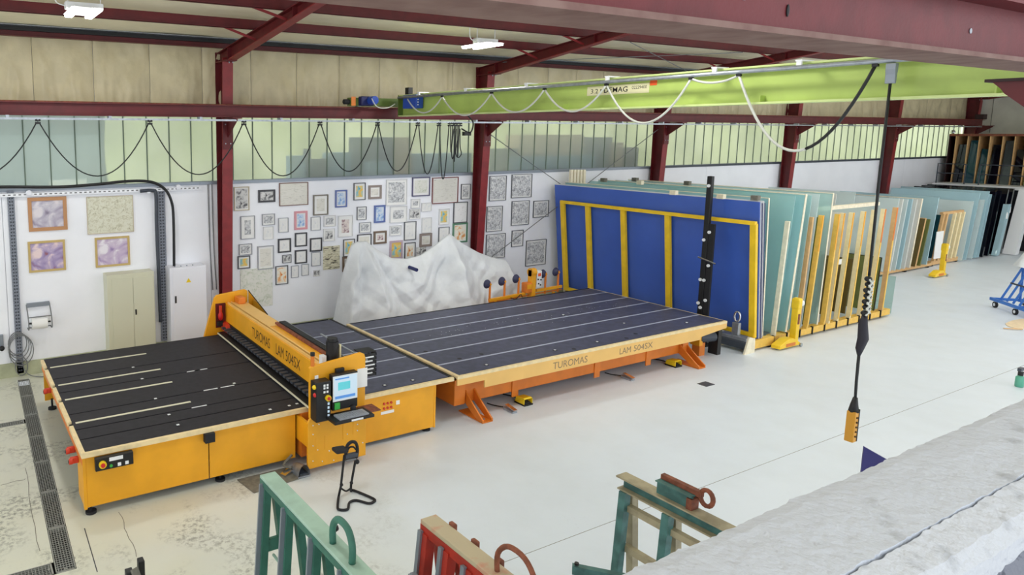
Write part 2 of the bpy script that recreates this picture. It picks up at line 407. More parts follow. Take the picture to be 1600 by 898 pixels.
# insulation blanket in vertical strips, sagging and wrinkled towards the bottom
xs = -7.9; k = 0
while xs < 44:
    w = 1.2 if xs < 30 else 2.4
    sd = random.uniform(0, 9)
    def ins(u, v, xs=xs, w=w, sd=sd):
        x = xs + .004 + (w - .008) * u; z = 5.6 + 1.5 * (1 - v)
        e = min(u, 1 - u) * 2
        q_ = ((u * 6.5 + .8 * math.sin(v * 2.4 + sd) * (1 - v) + sd) % 1.0); rid = (.5 - abs(q_ - .5)) * 2
        wr = .022 * rid * max(0, v - .25 - .3 * abs(math.sin(sd + u * 5))) * (1 if (int(sd * 7) % 3) else .4) + .012 * math.sin(u * 60 + sd) * max(0, v - .75) + .014 * fbm(x * 2.1 + sd, z * 1.3, sd) + .018 * v * math.sin((u * 9 + sd) + 2.2 * math.sin(v * 3 + sd)) * (.4 + fbm(u * 3, v * 2, sd))
        return (x, WY - .03 - .05 * math.sqrt(max(e, 0)) - 2.2 * wr * min(1, e * 4), z)
    MB().grid(34, 22, ins, flip=True).build('insulation_strip', 'insulation', wall, smooth=True); xs += w; k += 1
# ---- translucent window bands, one per bay
COLX = [5.72 + 7.68 * k for k in range(-1, 6)]
M0 = at(38, 240, y=WY).x; MS = .511
n = 1
for bi in range(-1, 5):
    xa = (COLX[bi + 1] if bi >= 0 else COLX[0]); xb = COLX[bi + 2] if bi >= 0 else COLX[1]
    if bi < 0: continue
    pass
bays = [(COLX[i], COLX[i + 1]) for i in range(len(COLX) - 1)]
for n, (xa, xb) in enumerate(bays, 1):
    fr = MB().box(xa + .0, xb - .0, WY + .05, WY + .11, 3.92, 3.98).box(xa, xb, WY + .05, WY + .11, 5.5, 5.56)
    wn = fr.build('window_%d' % n, 'grey_trim'); tag(wn, 'band of translucent ribbed polycarbonate glazing in bay %s' % ('one', 'two', 'three', 'four', 'five', 'six')[n - 1], kind='structure')
    k0 = math.ceil((xa - M0) / MS); k = k0; edges = [xa]
    while M0 + k * MS < xb: edges.append(M0 + k * MS); k += 1
    edges.append(xb)
    for i in range(len(edges) - 1):
        a, b_ = edges[i], edges[i + 1]
        if b_ - a > .03: MB().box(a + .006, b_ - .006, WY + .072, WY + .082, 3.97, 5.51).build('pane', 'pane_poly', wn)
        if i: MB().box(a - .011, a + .011, WY + .062, WY + .10, 3.95, 5.53).build('mullion', 'mullion', wn)
# ---- what the panes blur: yard hedge and stacked goods outside
g = MB().box(-10, 60, WY + .2, 40, -.1, 0).build('outside_ground', 'outside_ground'); tag(g, 'yard ground beyond the translucent windows', 'ground', kind='structure')
def hedge(x0, x1, label):
    h = MB()
    h.grid(int((x1 - x0) * 2), 14, lambda u, v: (x0 + (x1 - x0) * u, 19.2 - .35 * fbm(u * (x1 - x0) * .8, v * 4, 2) + .8 * v * v, 7.6 * v))
    h.grid(int((x1 - x0) * 2), 4, lambda u, v: (x0 + (x1 - x0) * u, 20.0 + 2.5 * v, 7.6 - .3 * fbm(u * 20, v * 3)))
    tag(h.build('hedge', 'hedge', smooth=True), label, 'hedge')
hedge(4.0, 60, 'tall yellow-green hedge blurred behind the translucent windows')
def crate(u0, v0, u1, v1, y, mat, label, dy=.5):
    a = at(u0, v0, y=y); b_ = at(u1, v1, y=y)
    z1 = a.z; z0 = min(b_.z, 3.9)
    w = abs(b_.x - a.x); m = MB()
    t = T('crate', label, 'crate', (a.x + w / 2, y + dy / 2, z0 - .0), 'goods stacked outside the translucent windows')
    for q in range(4):
        zz0 = z0 + (z1 - z0) * q / 4; zz1 = z0 + (z1 - z0) * (q + 1) / 4 - .01
        MB().box(a.x, a.x + w, y, y + dy, zz0, zz1).build('plank', mat, t)
    m.box(a.x + .02, a.x + w - .02, y + .02, y + dy - .02, 0, z0); m.build('stack_base', 'crate_dark', t)
ob = T('added_building', 'added blue-grey building outside, dimming the leftmost windows', 'building', (-2, 21, 0))  # building added outside to tone down the bright sky behind the left panes
MB().box(-9, 4.6, 20.0, 24, 0, 5.6).build('wall', pm('added_building', (150, 168, 178), .8, var=.06, scale=.4), ob)
MB().prism([(19.7, 5.6), (24.3, 5.6), (22, 7.2)], 'x', -9.2, 4.8).build('roof', pm('added_building_roof', (176, 190, 196), .8), ob)
for xx in (-6, -3, 0, 3): MB().box(xx - .5, xx + .5, 19.97, 20.0, 2.2, 3.8).build('window', 'white_plastic', ob)
crate(455, 243, 478, 272, 15.75, 'crate_blue', 'low blue-grey crate blurred behind window, left of two thin posts', .3)
crate(479, 232, 486, 272, 15.7, 'crate_dark', 'thin dark post blurred behind window beside low crate', .2)
crate(494, 248, 512, 272, 15.72, 'crate_dark', 'small dark crate blurred behind window', .3)
crate(515, 238, 548, 272, 15.85, 'crate_blue', 'mid-height blue crate blurred behind window', .4)
crate(560, 214, 612, 272, 15.9, 'crate_dark', 'large dark grey crate blurred behind window', .5)
crate(575, 252, 612, 272, 15.62, 'crate_blue', 'flat bluish crate blurred low behind window', .25)
crate(617, 214, 642, 272, 15.8, 'crate_brown', 'tall brown crate blurred behind window', .4)
crate(646, 240, 736, 272, 15.75, 'crate_blue', 'long blue-grey stack blurred beside the second column', .5)
crate(780, 232, 808, 268, 15.85, 'crate_dark', 'grey crate blurred behind window right of second column', .4)
crate(812, 210, 910, 268, 16.0, 'crate_brown', 'long brown crate stack blurred behind window', .6)
crate(800, 245, 930, 268, 15.65, 'crate_blue', 'long low blue crate blurred behind window', .3)
crate(928, 214, 954, 264, 15.85, 'crate_dark', 'dark pointed stack blurred behind window', .4)
crate(956, 222, 972, 264, 15.8, 'crate_brown', 'narrow brown crate blurred behind window', .4)
crate(976, 230, 996, 262, 15.75, 'crate_dark', 'short dark crate blurred near third column', .4)
# ---- ceiling
RS = .115
def roofz(y): return 6.9 + RS * (15.05 - y)
cg = MB()
cg.grid(200, 40, lambda u, v: (-8 + 52.4 * u, 15.45 - 18.4 * v, roofz(15.45 - 18.4 * v) + .31 - .03 * abs(math.sin((15.45 - 18.4 * v) * 2.23 + 1)) - .012 * fbm(52 * u, 18 * v, 3)))
cg.box(-8, 44.4, -3, 15.5, 9.4, 9.5)
ce = cg.build('ceiling', 'ceiling_foil', smooth=True); tag(ce, 'beige foil-faced roof insulation between red purlins', kind='structure')
# ---- far end wall with dark storage bay
FX = 44.4
wr = MB().box(FX, FX + .15, -3, WY + .1, 0, 9.0).build('wall_right', 'far_wall'); tag(wr, 'beige panelled far end wall above the dark glass store', kind='structure')
for y in (9.6, 11.2, 12.8, 14.4): MB().box(FX - .012, FX + .01, y - .01, y + .01, 5.1, 8.2).build('panel_seam', 'mat_grey', wr)
# ---- near gallery parapet (camera stands behind it)
pr = MB()
def rough_slab(x0, x1, prof, n, name, mat, parent=None, amp=.0035):
    m = MB(); L = len(prof)
    vs = []; fs = []
    for i in range(n + 1):
        x = x0 + (x1 - x0) * i / n
        for q, (y, z) in enumerate(prof):
            e = amp * .5 * fbm(x * 5.3, q * 2.1, 1.0) + amp * .5 * fbm(x * 23, q * 1.7, 4) + amp * .35 * fbm(x * 61, q * 3.1, 2)
            vs.append((x, y + e, z + e * .7))
    for i in range(n):
        for q in range(L - 1):
            a = i * L + q; fs.append((a, a + L, a + L + 1, a + 1))
    return m.add(vs, fs).build(name, mat, parent, smooth=False)
PT = 4.1
prof = [(.97, 3.3), (.97, 3.8), (.975, PT - .035), (.965, PT - .008), (.93, PT), (.86, PT + .003), (.78, PT), (.727, PT - .001), (.725, PT - .03), (.71, PT - .036), (.71, 3.3)]
wn = rough_slab(-2, 8, prof, 700, 'wall_near', 'concrete'); tag(wn, 'rough grey concrete parapet of the gallery in the right foreground', kind='structure')
prof2 = [(.7235, PT - .036), (.7205, PT - .004), (.66, PT - .028), (.632, PT - .06), (.626, PT - .10), (.626, 3.3)]
rough_slab(-2, 8, prof2, 700, 'mortar_fillet', 'concrete_light', wn, .003)
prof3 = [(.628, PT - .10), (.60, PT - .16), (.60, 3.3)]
rough_slab(-2, 8, prof3, 300, 'inner_face', 'concrete_shaded', wn, .002)
MB().box(-2, 8, -3, .96, 3.1, 3.3).build('gallery_slab', 'concrete_shaded', wn)
# ================================================================ STEEL FRAME
ORD = ['foremost', 'first', 'second', 'third', 'fourth', 'fifth', 'sixth']
def yfront(z): return 15.05 - .045 * z
frames_lab = {0: 'red steel portal frame left of the picture', 1: 'red steel portal frame behind the yellow cutting gantry', 2: 'red steel portal frame behind the white tarpaulin',
              3: 'red steel portal frame behind the blue board rack', 4: 'red steel portal frame above the timber comb rack', 5: 'red steel portal frame behind the pendant cable',
              6: 'dark red portal frame at the far end wall'}
for k, x in enumerate(COLX):
    t = T('portal_frame', frames_lab[k], 'steel frame', (x, 15.1, 0), 'portal frames carrying the roof')
    HW = .125; ZT = 6.75
    # column: web, rear flange, tapering front flange
    MB().prism([(15.2, 0), (yfront(0) + .012, 0), (yfront(ZT) + .012, ZT), (15.2, ZT)], 'x', x - .006, x + .006).build('web', 'steel_red', t)
    MB().box(x - HW, x + HW, 15.2, 15.22, 0, ZT + .15).build('rear_flange', 'steel_red', t)
    MB().prism([(yfront(0), .0), (yfront(0) - .016, .0), (yfront(ZT) - .016, ZT), (yfront(ZT), ZT)], 'x', x - HW, x + HW).build('front_flange', 'steel_red_lit', t)
    MB().box(x - .16, x + .16, 14.9, 15.24, 0, .025).build('base_plate', 'steel_red', t)
    MB().box(x - HW, x + HW, yfront(ZT) - .26, 15.2, 6.66, 6.685).build('knee_plate', 'steel_red', t)
    # rafter: web, lower and upper flange
    def rb(y): return 6.68 + .138 * (14.49 - y)
    ye = -2.4
    MB().prism([(15.2, 6.685), (14.49, 6.685), (9.0, rb(9.0)), (ye, rb(9.0) + .115 * (9 - ye)), (ye, roofz(ye) - .0), (15.2, roofz(15.2))], 'x', x - .007, x + .007).build('rafter_web', 'steel_red', t)
    f = MB(); f.bar((x, 14.52, rb(14.52)), (x, 9.0, rb(9.0)), .2, .02); f.bar((x, 9.0, rb(9.0)), (x, ye, rb(9.0) + .115 * (9 - ye)), .2, .02); f.build('lower_flange', 'steel_red_lit', t)
    f = MB(); f.bar((x, 15.2, roofz(15.2) - .01), (x, ye, roofz(ye) - .01), .2, .02); f.build('upper_flange', 'steel_red', t)
    s = MB()
    for yy in (14.5, 11.3): s.box(x - .1, x + .1, yy - .008, yy + .008, rb(yy), roofz(yy) - .02)
    s.build('stiffener', 'steel_red', t)
    # diagonal stays from the purlins down to the lower flange
    for yp in (13.07, 11.66):
        s = MB(); s.bar((x - .72, yp + .02, roofz(yp) + .03), (x - .06, yp - .05, rb(yp) + .06), .05, .008, up=(0, 1, 0)); s.build('flange_brace', 'steel_red_lit', t)
    # crane bracket
    b_ = MB().prism([(yfront(5.2) - .016, 5.41), (14.22, 5.41), (14.22, 5.36), (yfront(5.0) - .016, 4.98)], 'x', x - .01, x + .01)
    b_.box(x - .11, x + .11, 14.2, yfront(5.3) - .016, 5.40, 5.425).box(x - .12, x + .12, yfront(4.95) - .034, yfront(4.95) - .012, 4.72, 5.40)
    b_.build('crane_bracket', 'steel_red', t)
    bo = MB()
    for (dx, z) in ((-.06, 5.28), (.06, 5.28), (-.06, 4.85), (.06, 4.85)): bo.cyl((x + dx, yfront(4.95) - .05, z), (x + dx, yfront(4.95) - .034, z), .014, 8)
    for (dx, yy) in ((-.05, 14.8), (.03, 14.72), (.09, 14.66)): bo.cyl((x + dx, yy, 6.63), (x + dx, yy, 6.66), .016, 8)
    bo.build('bolts', 'galv', t)
for k, x in ((1, COLX[1]),):
    t = T('near_column', 'dark red crane bracket on a near column at the right picture edge', 'steel frame', (x, 1.2, 0))
    MB().box(x - .1, x + .1, 1.16, 1.18, 0, 8).box(x - .006, x + .006, 1.18, 1.36, 0, 8).box(x - .1, x + .1, 1.36, 1.38, 0, 5.4).build('column', 'steel_red', t)
    MB().prism([(1.38, 5.40), (1.84, 5.40), (1.80, 5.36), (1.78, 5.33), (1.38, 4.98)], 'x', x - .1, x + .1).build('bracket', 'steel_red', t)
    MB().box(x - .12, x + .12, 1.38, 1.87, 5.40, 5.418).build('bracket_flange', 'black_red', t)
# purlins
PY = [13.07 - 1.41 * k for k in range(11)]
names = ['lowest red roof purlin, next to the eave beam', 'second red roof purlin up from the eave beam', 'third red roof purlin up from the eave'] + ['%s red roof purlin up from the eave' % w for w in ('fourth', 'fifth', 'sixth', 'seventh', 'eighth', 'ninth', 'tenth', 'eleventh')]
for k, y in enumerate(PY):
    z = roofz(y); m = MB(); m.box(-8, 44, y - .004, y + .004, z, z + .2); m.box(-8, 44, y - .07, y, z, z + .008); m.box(-8, 44, y, y + .07, z + .192, z + .2); m.box(-8, 44, y - .07, y - .064, z, z + .03)
    tag(m.build('roof_purlin', 'steel_red'), names[k], 'purlin', 'red roof purlins')
m = MB(); m.box(-8, 44, 15.12, 15.16, 7.0, 7.12); m.box(-8, 44, 15.02, 15.16, 6.99, 7.0); tag(m.build('eave_beam', 'steel_red'), 'dark red eave beam at the top of the back wall', 'beam')
m = MB(); m.box(-8, 44, 15.05, 15.12, 7.10, 7.19); tag(m.build('eave_strip', 'black'), 'black strip standing in for the shadow gap above the eave beam', 'flashing')  # black strip in place of the shaded gap over the eave beam
m = MB(); m.box(-8, 44, 14.92, 15.05, 7.185, 7.2); tag(m.build('eave_strip', 'galv'), 'thin silver flashing strip above the eave beam', 'flashing')
# crane runways
t = T('crane_runway', 'dark red crane runway beam along the back wall columns', 'beam', (18, 14.45, 5.43))
MB().ibeam_x(-8, 43.6, 14.45, 5.43, 5.69, .2).build('beam', 'steel_red', t); MB().box(-8, 43.6, 14.425, 14.475, 5.69, 5.715).build('rail', 'rust', t)
MB().box(43.2, 43.6, 14.3, 14.6, 5.715, 5.95).build('end_stop', 'black_red', t)
t = T('crane_runway', 'broad dusty red crane runway beam crossing the top foreground', 'beam', (12, 1.45, 5.42))
MB().box(-8, 30, 1.34, 1.565, 5.42, 5.44).build('lower_flange', pm('steel_red_dusty', (142, 114, 106), .8, c2=(120, 88, 82), scale=7, ramp=(.3, .6)), t)
MB().box(-8, 30, 1.44, 1.456, 5.44, 5.67).build('web', 'steel_red_near', t); MB().box(-8, 30, 1.34, 1.565, 5.67, 5.69).build('upper_flange', 'steel_red_near', t)
r = MB()
for x in (2.4, 4.1): r.cyl((x, 1.436, 5.55), (x, 1.44, 5.55), .012, 10)
r.build('bolt', 'galv', t)
r = MB(); r.sphere((2.66, 1.437, 5.525), (.008, .004, .022)); r.build('slot', 'black', t)
# cable-trolley track under the far runway, hangers
t = T('festoon_track', 'pale grey cable-trolley rail under the far crane runway', 'rail', (18, 14.3, 5.33))
MB().box(-8, 43, 14.235, 14.275, 5.345, 5.385).build('rail', 'galv', t)
for x in np.arange(-6.5, 42, 1.9): MB().box(x - .03, x + .03, 14.24, 14.40, 5.38, 5.43).build('hanger', 'galv', t)
# festoon cable loops hanging from it
FY = 14.255
hang = [-150, 59, 234, 381, 500, 590, 653, 686]; bots = [265, 268, 270, 276, 272, 274, 281, 291]
t = T('festoon_cable', 'black power cable hanging in loops below the far crane runway', 'cable', (6, FY, 4.4))
hx = [at(u, 190, y=FY).x for u in hang] + [at(u, 192, y=FY).x for u in (703, 709, 714, 719)]
zb = [at(400, v, y=FY).z for v in bots]
for i in range(len(hx) - 1):
    zz = zb[i] if i < len(zb) else 4.35 + .12 * (i % 3)
    if i == 7: zz = zb[7]
    c = MB(); c.tube(bez((hx[i] + .03, FY, 5.28), (hx[i + 1] - .03, FY, 5.28), 5.28 - zz, 22), .0135, 6); c.build('cable_loop', 'cable_black', t, smooth=True)
for x in hx:
    c = MB(); c.box(x - .05, x + .05, FY - .03, FY + .03, 5.26, 5.30); c.cyl((x - .03, FY - .03, 5.335), (x - .03, FY + .03, 5.335), .022, 10); c.cyl((x + .03, FY - .03, 5.335), (x + .03, FY + .03, 5.335), .022, 10); c.box(x - .008, x + .008, FY - .01, FY + .01, 5.28, 5.345)
    c.build('cable_trolley', 'black', t)
c = MB(); xb = hx[-1]
c.tube(smooth_path([(xb, FY, 5.2), (xb + .02, FY, 4.75), (xb + .06, FY - .01, 4.55), (xb - .04, FY, 4.45), (xb - .12, FY, 4.6), (xb - .05, FY, 5.0)]), .0135, 6); c.tube(smooth_path([(xb - .1, FY + .02, 5.2), (xb - .12, FY + .03, 4.7), (xb - .2, FY + .02, 4.42), (xb - .26, FY, 4.7), (xb - .2, FY, 5.2)]), .0135, 6)
c.build('cable_bundle', 'cable_black', t, smooth=True)
c = MB(); c.tube(smooth_path([(hx[-1] + .05, FY, 5.2), (hx[-1] + .3, FY - .05, 5.1), (hx[-1] + .35, FY - .1, 5.35), (hx[-1] + .1, 14.1, 5.55)]), .02, 6); c.box(hx[-1] + .12, hx[-1] + .34, FY - .05, FY + .05, 5.02, 5.12); c.build('tow_arm', 'black', t, smooth=False)
# wall bracing rods
for (p0, p1, lab) in (((13.55, 15.08, 5.15), (20.9, 15.08, 1.3), 'thin steel bracing rod falling right from the second column'), ((20.95, 15.03, 5.2), (13.6, 15.03, 1.35), 'thin steel bracing rod falling left from the third column')):
    m = MB(); m.cyl(p0, p1, .012, 6); tag(m.build('bracing_rod', 'cable_wall'), lab, 'rod')
for (p0, p1, lab) in (((13.3, 14.2, 6.95), (19.6, 11.66, 7.28), 'thin roof bracing rod above the green crane'), ((20.9, 14.0, 6.95), (15.0, 11.66, 7.28), 'thin roof bracing cable crossing below the far roof purlins')):
    m = MB(); m.cyl(p0, p1, .01, 6); tag(m.build('bracing_rod', 'cable_wall'), lab, 'rod')
# ================================================================ CEILING LAMPS
def lamp(x, y, z, label, first=[None]):
    t = T('ceiling_lamp', label, 'lamp', (x, y, z), 'fluorescent ceiling lamps')
    MB().box(x - .29, x + .29, y - .26, y - .1, z, z + .11).build('housing', 'white_plastic', t, bevel=.01)
    for d in (-.16, .16):
        MB().box(x + d - .06, x + d + .06, y - .5, y + .35, z - .05, z - .005).build('tube', 'tube_glow', t, bevel=.015)
    r = MB(); r.box(x - .24, x + .24, y - .5, y + .35, z - .004, z + .0); r.build('reflector', 'white_plastic', t)
    zc = roofz(y) + .1
    for d in (-.24, .26): MB().cyl((x + d, y - .18, z + .11), (x + d, y - .18, zc), .008, 6).build('suspension', 'white_plastic', t)
    MB().tube(smooth_path([(x - .29, y - .18, z + .05), (x - .42, y - .18, z + .1), (x - .45, y - .18, z + .3), (x - .4, y - .18, zc)]), .009, 6).build('supply_cable', 'white_plastic', t, smooth=True)
    li = bpy.data.lights.new('lamp_light', 'AREA'); li.shape = 'RECTANGLE'; li.size = .5; li.size_y = .85; li.energy = LAMP_W; li.color = (1, .985, .96)
    lo = bpy.data.objects.new('lamp_light', li); C.objects.link(lo); lo.parent = t; lo.location = (0, -.07, -.07)
lamp(2.12, 11.9, 7.03, 'glowing twin-tube ceiling lamp at the top left corner')
lamp(10.55, 12.0, 7.0, 'glowing twin-tube ceiling lamp above the green crane end')
wo = ['third', 'fourth', 'fifth', 'sixth']
for i, x in enumerate((18.4, 26.1, 33.8)): lamp(x, 9.3, 7.2, '%s twin-tube lamp of the row hidden behind the foreground beam' % wo[i])
for i, x in enumerate((2.1, 8.3, 14.5, 20.7, 26.9, 33.1)): lamp(x, 6.6, 7.35, '%s ceiling lamp of the middle row above the aisle' % (['first', 'second'] + wo)[i])
# ================================================================ GREEN OVERHEAD CRANE
GX = 10.0
t = T('overhead_crane', 'green single-girder overhead crane spanning the hall with looped cables', 'crane', (GX, 8, 5.49))
g = MB().box(GX - .006, GX + .006, 1.62, 14.05, 5.51, 5.98).build('girder_web', 'crane_green', t)
MB().box(GX - .14, GX + .14, 1.62, 14.05, 5.485, 5.512).build('lower_flange', 'crane_green_pale', t)
MB().box(GX - .14, GX + .14, 1.62, 14.05, 5.975, 6.0).build('upper_flange', 'crane_green_pale', t)
for y in (12.2, 9.0, 5.6, 3.2): MB().box(GX - .12, GX - .006, y - .006, y + .006, 5.51, 5.60).build('stiffener', 'crane_green', t)
MB().box(GX - .14, GX + .14, 14.05, 14.08, 5.485, 6.0).build('end_plate', 'crane_green_dark', t)
for yy, nm in ((14.45, 'far'), (1.45, 'near')):
    c = MB().box(GX - 1.3, GX + 1.1, yy - .1, yy + .1, 5.735, 5.93).build('end_carriage', 'crane_green_dark', t, bevel=.01)
    w = MB()
    for x in (GX - 1.05, GX + .85): w.cyl((x, yy - .05, 5.80), (x, yy + .05, 5.80), .085, 16)
    w.build('wheel', 'galv', c)
    MB().cyl((GX - 1.45, yy, 5.83), (GX - 1.3, yy, 5.83), .06, 12).build('buffer', 'rubber', c)
    MB().box(GX - 1.3, GX - 1.18, yy - .11, yy - .1, 5.735, 5.95).build('stop_plate', 'machine_orange', c)
m = MB().cyl((GX - .85, 14.3, 5.86), (GX - .85, 14.0, 5.86), .10, 16).build('drive_motor', 'crane_blue', t, smooth=False)
MB().box(GX - 1.1, GX - .75, 14.2, 14.36, 5.74, 5.96).build('gearbox', 'blue_dark', t, bevel=.02)
MB().tube(smooth_path([(GX - .95, 14.0, 5.9), (GX - .85, 13.9, 5.7), (GX - .6, 13.85, 5.68), (GX - .35, 13.9, 5.78)]), .012, 6).build('motor_lead', 'cable_grey', t, smooth=True)
MB().box(GX - .25, GX - .04, 13.2, 13.72, 5.66, 5.97).build('control_box', 'crane_blue', t, bevel=.012)
l = MB()
for z in (5.74, 5.80, 5.86): l.sphere((GX - .2, 13.19, z), .016, 8, 6)
l.build('indicator', 'white_plastic', t)
MB().box(GX - .16, GX - .04, 13.62, 13.76, 6.0, 6.16).build('siren', 'black', t)
# conductor tube with brackets
cb = MB().cyl((GX - .26, 2.0, 5.925), (GX - .26, 13.9, 5.925), .03, 10).build('trolley_track', 'galv', t, smooth=True)
for u, v in ((655, 150), (728, 140), (823, 130), (950, 120), (1118, 104), (1250, 96)):
    y = at(u, v, x=GX - .25).y; MB().box(GX - .28, GX + .0, y - .04, y + .04, 6.0, 6.02).box(GX - .275, GX - .245, y - .03, y + .03, 5.95, 6.02).build('track_bracket', 'white_plastic', t)
pl = MB().box(GX - .014, GX - .006, 7.37, 8.57, 5.73, 5.885).build('name_plate', 'label_cream', t)
text('3.2', 'lettering', (GX - .014, 8.49, 5.765), (0, -1, 0), (0, 0, 1), .075, 'ink', pl, w=.15); text('t', 'lettering', (GX - .014, 8.30, 5.765), (0, -1, 0), (0, 0, 1), .075, 'ink', pl, w=.035)
text('DEMAG', 'lettering', (GX - .014, 8.22, 5.765), (0, -1, 0), (0, 0, 1), .085, 'ink', pl, w=.46, bold=.012)
text('02229400', 'lettering', (GX - .014, 7.68, 5.80), (0, -1, 0), (0, 0, 1), .05, 'ink', pl, w=.27)
MB().box(GX - .012, GX - .006, 7.24, 7.36, 5.84, 5.93).build('sticker', 'sticker_orange', t)
CXL = GX - .26
pts = [(637, 152), (691, 149), (768, 143), (851, 136), (948, 126), (1080, 120), (1155, 113), (1368, 101)]
bot = [176, 180, 175, 174, 192, 129, 236]
for i in range(len(pts) - 1):
    a = at(*pts[i], x=CXL); b_ = at(*pts[i + 1], x=CXL); mid = at((pts[i][0] + pts[i + 1][0]) / 2, bot[i], x=CXL)
    a.z = b_.z = 5.88; sag = 5.88 - mid.z
    bz = bez(a, b_, sag, 24)
    if i < 6: MB().tube(bz, .017, 8).build('cable_loop', 'cable_grey', t, smooth=True)
    else: MB().tube(bz[:15], .018, 8).build('cable_loop', 'cable_grey', t, smooth=True); MB().tube(bz[14:], .02, 8).build('cable_loop', 'cable_black', t, smooth=True)  # one cable; lit stretch pale and shaded stretch black, put into the colour
    c = MB().box(CXL - .02, CXL + .02, b_.y - .03, b_.y + .03, 5.865, 5.90); c.build('cable_trolley', 'black', t)
# pendant control hanging plumb from a grey trolley box
q = at(1393, 112, x=CXL); px, py = q.x, q.y
t = T('pendant_control', 'orange crane pendant hanging on a long black cable over the aisle', 'pendant control', (px, py, 1.32))
MB().prism([(px - .035, 5.89), (px + .035, 5.89), (px + .035, 5.82), (px + .025, 5.76), (px + .02, 5.66), (px - .02, 5.66), (px - .025, 5.76), (px - .035, 5.82)], 'y', py - .05, py + .05).build('trolley_box', 'grey_trim', t, bevel=.008)
MB().tube([(px, py, 5.66), (px - .01, py, 4.6), (px, py, 3.4)], .016, 8).build('cable', 'cable_black', t, smooth=True)
sh = MB(); sh2 = MB()
for i in range(7):
    z = 3.36 - i * .07; sh.sphere((px + (.012 if i % 2 else -.012), py, z), (.04, .04, .036), 10, 6)
    if i < 6: sh2.tube([(px - .045, py - .03, z), (px + .045, py - .03, z - .07)], .011, 5); sh2.tube([(px + .045, py - .03, z - .02), (px - .045, py - .03, z - .09)], .011, 5)
sh.build('cable_coil', 'black', t, smooth=True); sh2.build('tie_cord', 'cable_grey', t)
MB().tube([(px, py, 2.92), (px - .02, py, 2.8), (px + .02, py, 2.62), (px - .04, py, 2.5), (px - .04, py, 2.42)], [.03, .05, .06, .045, .02], 8).build('cable_sleeve', 'strap_black', t, smooth=True)
MB().tube([(px - .04, py, 2.45), (px - .03, py, 2.1), (px - .01, py, 1.84)], [.018, .017, .016], 8).build('lower_cable', 'cable_black', t, smooth=True)
MB().tube([(px - .01, py, 1.88), (px - .02, py, 1.78), (px - .02, py, 1.70)], [.025, .045, .06], 8).build('strain_relief', 'black', t, smooth=True)
bd = MB().box(px - .075, px + .01, py - .05, py + .05, 1.32, 1.71).build('pendant_body', 'pendant_orange', t, bevel=.012)
for z in (1.40, 1.46, 1.52, 1.58, 1.64): MB().cyl((px - .04, py - .05, z), (px - .04, py - .062, z), .012, 10).build('push_button', 'ink_brown', bd)
MB().box(px + .0, px + .014, py - .055, py + .055, 1.33, 1.74).build('edge_guard', 'black', bd)
# ================================================================ LEFT CUTTING TABLE
TZ = .9
t = T('cutting_table', 'long yellow glass cutting table with black felt top under the gantry', 'table', (4.5, 11.1, 0))
X0, X1 = 1.36, 7.58; Y0, Y1 = 9.0, 13.3
by = [9.06, 9.47, 9.83, 10.43, 11.42, 12.13, Y1]
for i in range(len(by) - 1):
    MB().box(X0 + .06, 4.9, by[i] + .014, by[i + 1] - .014, TZ - .03, TZ).build('top_board', 'felt_black', t)
rb_ = [9.06, 9.65, 10.32, 10.96, 11.57, 12.21, Y1 - .04]
for i in range(len(rb_) - 1):
    MB().box(5.0, 7.52, rb_[i] + .026, rb_[i + 1] - .026, TZ - .03, TZ).build('top_board', 'felt_blue', t)
for y in rb_[1:-1]: MB().box(5.0, 7.52, y - .022, y + .022, TZ - .03, TZ - .001).build('belt', 'belt_grey', t)
for y in (10.07, 11.06, 11.78, 12.77): MB().box(X0 + .1, 3.2, y - .022, y + .022, TZ - .02, TZ + .008).build('feed_belt', 'belt_cream', t)
MB().box(X0 + .02, X1, Y0 + .05, Y1, TZ - .06, TZ - .031).build('deck', 'black', t)
MB().box(X0, X1, Y0, Y0 + .055, TZ - .06, TZ + .004).build('front_edge', 'wood_edge', t)
e = MB()
for (a, b_) in ((9.06, 10.0), (10.14, 11.0), (11.12, 11.72), (11.84, 12.70), (12.84, Y1)): MB().box(X0, X0 + .055, a, b_, TZ - .06, TZ + .003).build('end_edge', 'wood_edge', t)
MB().box(7.535, X1, Y0 + .055, Y1, TZ - .06, TZ + .001).build('joint_edge', 'black', t)
MB().box(X0 + .02, 7.5, Y1, Y1 + .02, TZ - .06, TZ).build('rear_edge', 'black', t)
MB().box(X0 + .01, X0 + .07, Y0 + .06, Y1 - .05, .72, .835).build('end_beam', 'machine_orange', t)
for (a, b_, z0) in ((X0 + .056, 3.125, .12), (3.14, 4.53, .12), (5.58, 7.22, .07)):
    f = MB().box(a, b_, Y0 + .045, Y0 + .065, z0, .84).build('front_panel', 'machine_yellow', t, bevel=.004)
MB().box(X0 + .015, X0 + .055, Y0 + .04, Y0 + .12, .1, .84).box(7.19, 7.225, Y0 + .04, Y0 + .12, .06, .84).build('corner_post', 'machine_yellow', t)
MB().box(X0 + .02, X0 + .035, Y0 + .12, Y0 + .5, .12, .84).build('end_panel', 'machine_yellow', t); MB().box(7.18, 7.2, Y0 + .12, Y1 - .3, .1, .84).build('end_panel', 'machine_yellow', t)
MB().box(X0 + .5, 7.1, Y0 + .5, Y1 - .5, .16, .82).build('inner_frame', 'black', t)
MB().box(X0 + .03, 7.2, Y1 - .1, Y1 - .06, .14, .84).build('rear_panel', 'machine_yellow', t)
for (x, y) in ((1.47, 9.12), (3.33, 9.14), (7.1, 9.14), (1.5, 13.1), (4.4, 13.1), (7.0, 13.1), (5.5, 9.05)):
    f = MB().cyl((x, y, 0), (x, y, .035), .075, 16); f.cyl((x, y, .03), (x, y, .2), .02, 10); f.build('levelling_foot', 'rubber', t)
